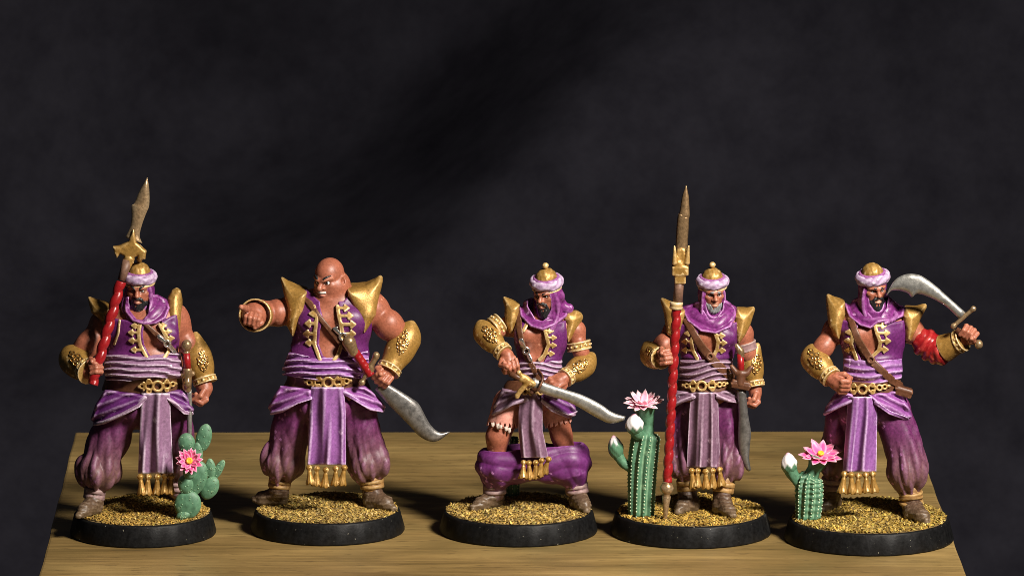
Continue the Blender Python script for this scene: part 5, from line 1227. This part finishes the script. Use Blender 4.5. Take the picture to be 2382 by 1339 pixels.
    F.sc('socket', A(box(p(1582, 628, -98), (19, 17, 11), None, 3)) + A(box(p(1582, 645, -98), (13, 13, 14), None, 3), 3) + A(cap(p(1582, 620, -98), p(1585, 585, -97), 18, 14), 4) + A(cap(p(1570, 610, -112), p(1569, 572, -112), 7, 2), 3) + A(cap(p(1598, 610, -110), p(1602, 572, -112), 7, 2), 3) + SB(cap(p(1586, 560, -118), p(1585, 604, -118), 10, 8), 3), 'gold', spr)
    P = catmull([p(1584, 600, -98), p(1586, 560, -97), p(1589, 510, -96), p(1592, 498, -96), p(1594, 465, -95), p(1596, 431, -95)], 6)
    mk('blade', tube(P, np.interp(np.linspace(0, 1, len(P)), [0, .3, .58, .66, .85, 1], [12.5, 12.5, 11.5, 10, 7, .8]), 10, lambda i, a: 1 + .12 * np.cos(2 * a), sq=(1, .8)), 'bronze', spr)
    mk('ferrule', lathe([(1, -88), (4, -80), (8, -40), (10.5, -24), (8, -20), (9, -17), (15, -10), (16, -3), (13, 4), (10, 8), (11, 11)], 20, axis=top - bot, org=p(1551.5, 1130, -108)), 'bronze', spr)
    # sword at the hip
    sw = bpy.data.objects.new('sword', None); COL.objects.link(sw); sw.parent = F.e
    mk('grip', tube([p(1722, 822, -56), p(1724, 872, -58)], 8, 12), 'red_wrap', sw)
    F.sc('pommel', A(curve([p(1714, 804, -56), p(1722, 816, -56), p(1724, 826, -56)], [6, 9, 8])), 'bronze', sw)
    F.sc('guard', A(curve([p(1702, 852, -58), p(1716, 868, -60), p(1735, 868, -60), p(1747, 854, -58)], [5, 8, 8, 5])) + A(cap(p(1724, 868, -60), p(1722, 890, -60), 10, 12), 4), 'leather', sw)
    F.sc('scabbard_loop', A(box(p(1723, 893, -54), (22, 15, 10), axes((.2, 0, 1)), 4)) + A(box(p(1723, 893, -54), (24, 16, 3), axes((.2, 0, 1)), 2), 1), 'leather', sw)
    blade(F, [(1714, 905), (1718, 960), (1717, 1020), (1722, 1060), (1735, 1090), (1742, 1096)], [(1735, 905), (1740, 960), (1747, 1005), (1745, 1030), (1743, 1065), (1747, 1092)], -56, -40, 6, 'dark_steel', parent=sw)
    # ribbed cactus with a flower and two buds
    cac = bpy.data.objects.new('cactus', None); COL.objects.link(cac); cac.parent = F.e
    g = F.g(1492, 1196); Yc = g[1]
    column(F, cac, [g, p(1493, 1130, Yc), p(1496, 1065, Yc), p(1502, 1015, Yc), p(1504, 1002, Yc)], [27, 29, 31, 30, 14], 11)
    F.part('stem', tube(catmull([p(1502, 1012, Yc), p(1507, 985, Yc - 2), p(1503, 962, Yc - 4), p(1498, 940, Yc - 6)], 6), np.interp(np.linspace(0, 1, 19), [0, .3, .6, 1], [20, 13, 17, 30]), 20, lambda i, a: 1 + .05 * np.cos(8 * a)), 'cactus_green', cac)
    flower(F, cac, p(1496, 938, Yc - 8), (0, -0.26, 0.97), 49, 15, 3, yellow=False, cups=(.12, .3, .75), pale=.45)
    F.part('stem', tube(catmull([p(1492, 1015, Yc - 14), p(1482, 1006, Yc - 26), p(1477, 996, Yc - 30)], 6), [12, 13, 13, 14, 14, 15, 15, 15, 15, 15, 15, 16, 16], 16), 'cactus_green', cac)
    bud(F, cac, p(1477, 1006, Yc - 30), (-0.05, -.1, 1), 21, 46, .72)
    F.part('stem', tube(catmull([p(1470, 1090, Yc), p(1452, 1078, Yc), p(1440, 1062, Yc), p(1434, 1048, Yc)], 6), np.linspace(10, 13, 19), 16, lambda i, a: 1 + .06 * np.cos(a * 6 + i)), 'cactus_green', cac)
    bud(F, cac, p(1436, 1062, Yc), (-0.18, -.05, 1), 18, 52, .35)
figure_guard()

# ================================================================== warrior raising a curved sword
def figure_scimitar():
    F = Fig(2021, 1294, 196.5, 'turbaned warrior figurine raising a notched curved sword beside a squat flowering cactus')
    p = F.p
    base(F, mound=((20, 100, 110, 14), (70, 80, 60, 6)), seed=5, tone=(.95, .95, .75))
    T = A(ell(p(2030, 775, 0), (76, 54, 66))) + A(ell(p(2030, 850, -4), (64, 52, 54)), 20) + A(ell(p(2026, 912, 0), (66, 56, 48)), 20)
    T += A(cap(p(1966, 748, 6), p(2092, 752, 6), 28, 28), 22) + A(cap(p(2034, 735, 4), p(2034, 695, -4), 27, 25), 12)
    for q in (-1, 1): T += A(ell(p(2022 + q * 26, 780, -40), (28, 16, 22)), 7)
    T += SB(cap(p(2024, 768, -64), p(2028, 822, -66), 3.5, 2.5), 7)
    Tf = build(F, T, 2.0, 30, m=26)
    Bd = list(T)
    # hand on the belt
    sh, el, wr = p(1944, 768, 6), p(1892, 838, -16), p(1936, 882, -62)
    Bd += arm(sh, el, wr, r=(28, 24, 24, 16))
    Fd = p(1968, 905, -84) - wr
    Bd += fist(wr + Fd * .02, Fd, (-.35, 0, 1), p(1960, 960, -30) - p(1960, 900, -80), 1.2, th=1)
    # raised sword arm
    sh2, el2, wr2 = p(2118, 768, 2), p(2180, 818, -14), p(2238, 790, -46)
    Bd += arm(sh2, el2, wr2, r=(28, 25, 25, 18))
    swa = p(2240, 738, -60) - p(2292, 772, -66)
    Fd2 = p(2270, 755, -66) - wr2
    Bd += fist(wr2 + Fd2 * .1, Fd2, swa, p(2260, 765, -140) - p(2260, 765, -60), 1.15, th=-1)
    H = head_frame(F, (2031, 672, -20), 20, 4, 3, 1.05)
    Bd += face(H, ears=False)
    body = F.sc('body', Bd, 'skin', cols=skin_cols(F, H, lips=(.55, .33, .24)), vox=1.9)
    eyes(F, H, body, size=3.6); brows(F, H, body, ang=-1)
    beard(F, H, body, length=5)
    turban(F, H, tilt=-6, roll=7, brow=17, knob=False, rim=False)
    F.sc('headband', A(torus(H(0, -2, 16), H.R, 28 * H.s, 4.6 * H.s)), 'scarf_purple')
    ex = A(hem([H(-25, 14, 8), H(-29, 12, -20), H(-28, 20, -52), H(-14, 34, -78)], [4.5, 6, 7, 6]), 3) + A(hem([H(24, 4, -18), H(27, 6, -40), p(2085, 735, -34), p(2060, 752, -58)], [5, 6, 7, 6]), 5)
    hood(F, H, ex, open_=(21, 26, 34), low=(0, -4, -44), lr=33)
    cowl(F, Tf, 2034, 722, 33, [(1961, 699), (1974, 736), (2000, 757), (2025, 764), (2042, 752), (2076, 746), (2102, 736), (2107, 714), (2080, 698), (2066, 686), (2006, 688)], [(2010, 690), (2014, 720), (2030, 738), (2048, 736), (2062, 716), (2066, 690)], seed=4)
    outer = [(1954, 742), (2030, 756), (2104, 744), (2108, 790), (2100, 836), (2030, 842), (1962, 834), (1952, 790)]
    opening = [(2000, 748), (1990, 780), (1992, 806), (2004, 838), (2026, 842), (2042, 818), (2046, 792), (2036, 762), (2034, 748)]
    vest = F.part('vest', F.shell(Tf, 6, [outer], holes=[opening], hfront=6, disp=lambda X, Y, Z, PX, PY: 1.2 * wav(X, Y, Z, 50, 4), hem=1.5).mesh(), 'vest_purple')
    sides = [([(1984, 775), (1980, 800), (1992, 834)], [(1984, 772, 14, -1, .75), (1981, 792, 14, -1, .75), (1984, 814, 16, -1, .75)]), ([(2034, 752), (2040, 775), (2048, 795), (2044, 815), (2032, 826)], [(2038, 757, 20, 1, .9), (2044, 774, 22, 1, .9), (2048, 793, 20, 1, .9), (2044, 813, 18, 1, .9)])]
    trims(F, Tf, 9.5, sides, front=0, vest=vest)
    sash = [(1962, 832), (2030, 840), (2098, 832), (2100, 866), (2096, 886), (2030, 892), (1960, 886)]
    F.part('waist_sash', F.shell(Tf, 8, [sash], disp=lambda X, Y, Z, PX, PY: 2.6 * 1.2 * np.sin((PY + 6 * wav(X, Y, Z, 100, 31) + 9 * np.sin(PX * .03 + 1)) * 0.36) * np.clip((PY - 838) / 25, .2, 1)).mesh(), 'lavender_bright')
    belt = F.part('belt', F.shell(Tf, 7, [[(1954, 884), (2028, 890), (2104, 882), (2104, 910), (2028, 918), (1954, 910)]]).mesh(), 'leather')
    bk = [(2006, 905, 10, 3.2), (1986, 904, 8, 3), (2028, 903, 8, 3), (2030, 895, 4, 2.2), (2030, 911, 4, 2.2), (2046, 901, 6, 2.4), (2058, 899, 5, 2.2), (2068, 897, 4), (1986, 896, 4, 2.2), (1986, 912, 4, 2.2)]
    F.part('buckle', F.shell(Tf, 14, None, front=-8, rings=bk, k=3).mesh(), 'gold', belt)
    hips = A(ell(p(2022, 930, 0), (90, 68, 52))) + A(cap(p(1970, 938, 0), p(2076, 940, 0), 50, 50), 20)
    Hf = build(F, hips, 2.2, 30, m=26)
    hd = lambda X, Y, Z, PX, PY: 2.8 * np.sin((PY + np.abs(PX - 2010) * -.5) * 0.30) + 1.5 * wav(X, Y, Z, 34, 6)
    drape(F, Hf, [(1946, 908), (1985, 916), (1985, 934), (1950, 948), (1918, 966), (1914, 955)], [(1984, 931), (1950, 945), (1918, 962)], 'drape_bright', hd, 'lavender_bright')
    drape(F, Hf, [(2018, 916), (2100, 906), (2114, 945), (2124, 968), (2112, 978), (2070, 962), (2035, 936)], [(2037, 936), (2070, 959), (2111, 974)], 'drape_bright', hd, 'lavender_bright')
    hl, bl, al = p(1964, 958, 24), p(1942, 1070, 50), p(1936, 1120, 54); hr, br, ar = p(2078, 958, 0), p(2112, 1082, -12), p(2118, 1142, -16)
    tp = A(ell(p(2022, 945, 6), (80, 58, 46))) + A(cap(hl, bl, 42, 36), 14) + A(ell(bl, (38, 42, 42)), 10) + A(cap(bl, al, 26, 19), 6)
    tp += A(cap(hr, br, 44, 42), 14) + A(ell(br * .78 + ar * .22, (46, 48, 47)), 12) + A(cap(br, ar, 28, 20), 6) + SB(cap(p(2045, 1045, 0), p(2042, 1180, 0), 5, 30), 12)
    trousers(F, tp, [(bl, al, 6, 4.5, 1.0), (br, ar, 7, 6.5, 2.2)], seed=5, lam=36)
    shoe(F, p(1934, 1140, 54), F.g(1936, 1182), F.g(1908, 1192), 1.1); shoe(F, p(2120, 1168, -16), F.g(2124, 1206), F.g(2158, 1218), 1.15)
    wraps(F, p(1936, 1110, 54), p(1934, 1140, 54), 22, 'wrap_cloth'); wraps(F, p(2118, 1140, -16), p(2120, 1172, -16), 25, 'gold_wrap', 3)
    c = front_cloth(F, [(922, 1972, 2038), (960, 1970, 2040), (1096, 1960, 2037)], -76, -66, 'lavender_bright', 2.1, 8, 5.0)
    tassels(F, c, [(1964, 1102, 7), (1980, 1104, 3), (1997, 1106, 0), (2014, 1104, -3), (2030, 1102, -9)], -68, ln=44)
    pauldron(F, [(1923, 683), (1934, 690), (1962, 702), (1962, 725), (1956, 755), (1950, 782), (1942, 776), (1930, 752), (1926, 715)], (1923, 683), 0, 46, ln=66)
    pauldron(F, [(2155, 706), (2153, 714), (2138, 738), (2128, 760), (2116, 786), (2106, 784), (2104, 756), (2100, 728), (2108, 716), (2134, 714)], (2155, 706), 2, 46, ln=66)
    bracer(F, p(1892, 836, -18), p(1930, 874, -56), 29, 22, flap=p(1890, 808, -8), filigree=fil(1896, 834, 14, 24))
    bracer(F, p(2196, 810, -26), p(2234, 792, -46), 33, 25)
    # red cloth wound round the elbow
    P = []
    for i, (a_, b_) in enumerate(((p(2150, 795, -8), (1, .1, -.75)), (p(2162, 805, -10), (1, 0, -.35)), (p(2175, 813, -14), (1, -.2, -.1)), (p(2188, 814, -20), (1, -.4, .35)))):
        P += A(torus(a_, axes(b_), 28, 7, .75), 2)
    F.sc('red_cloth', P + A(cap(p(2148, 793, -8), p(2184, 816, -16), 29, 31), 3), 'red_wrap', post=lambda X, Y, Z, PX, PY: 2.6 * (.3 - np.abs(wav(X, Y, Z, 30, 21))))
    st = F.part('strap', F.shell(Tf, 11, [[(1970, 738), (1984, 736), (2006, 790), (2036, 836), (2084, 880), (2112, 896), (2106, 910), (2070, 892), (2022, 846), (1988, 795)]], front=30).mesh(), 'leather')
    F.part('strap_buckle', F.shell(Tf, 15, None, front=0, rings=[(2026, 836, 7, 2.8)], k=2).mesh(), 'leather', st)
    F.sc('scabbard_loop', A(box(p(2102, 910, -42), (20, 14, 11), axes((.3, 0, 1)), 4)) + A(box(p(2102, 906, -42), (22, 15, 3), axes((.3, 0, 1)), 2), 1), 'leather')
    # curved sword
    sw = bpy.data.objects.new('sword', None); COL.objects.link(sw); sw.parent = F.e
    g0 = grip_point(wr2 + Fd2 * .1, Fd2, swa, p(2260, 765, -140) - p(2260, 765, -60), 1.15)
    u = swa / np.linalg.norm(swa)
    mk('grip', tube([g0 - u * 30, g0 + u * 28], 7, 12), 'leather', sw)
    F.sc('pommel', A(ell(g0 - u * 34, (10, 10, 11))), 'bronze', sw)
    F.sc('guard', A(ell(p(2264, 718, -72), (7, 7, 7)), 2) + A(ell(p(2218, 758, -72), (7, 7, 7)), 2) + A(cap(p(2264, 718, -72), p(2218, 758, -72), 5, 5), 3), 'bronze', sw)
    blade(F, [(2062, 688), (2074, 676), (2094, 676), (2112, 682), (2121, 691), (2134, 683), (2164, 692), (2200, 712), (2232, 742)], [(2062, 686), (2070, 668), (2085, 648), (2106, 638), (2125, 637), (2145, 642), (2175, 663), (2210, 694), (2246, 726)], -62, -72, 6, 'steel', parent=sw)
    # squat cactus
    cac = bpy.data.objects.new('cactus', None); COL.objects.link(cac); cac.parent = F.e
    g = F.g(1880, 1204); Yc = g[1]
    column(F, cac, [g, p(1882, 1165, Yc), p(1882, 1135, Yc), p(1882, 1112, Yc), p(1886, 1100, Yc)], [25, 28, 29, 27, 13], 11, rings=.9, step=8)
    F.part('stem', tube(catmull([p(1884, 1112, Yc), p(1892, 1094, Yc), p(1900, 1078, Yc), p(1906, 1060, Yc)], 6), np.interp(np.linspace(0, 1, 19), [0, .4, 1], [18, 15, 26]), 20, lambda i, a: 1 + .05 * np.cos(8 * a)), 'cactus_green', cac)
    flower(F, cac, p(1909, 1058, Yc - 4), (0.02, -0.45, 0.89), 50, 11, 2, cups=(.12, .34), seed=3)
    F.part('stem', tube(catmull([p(1868, 1136, Yc), p(1854, 1118, Yc), p(1843, 1100, Yc), p(1836, 1084, Yc)], 6), np.linspace(9, 17, 19), 16, lambda i, a: 1 + .06 * np.cos(a * 5 + i * .5)), 'cactus_green', cac)
    bud(F, cac, p(1838, 1098, Yc), (-0.12, -.1, 1), 19, 48, .62)
figure_scimitar()
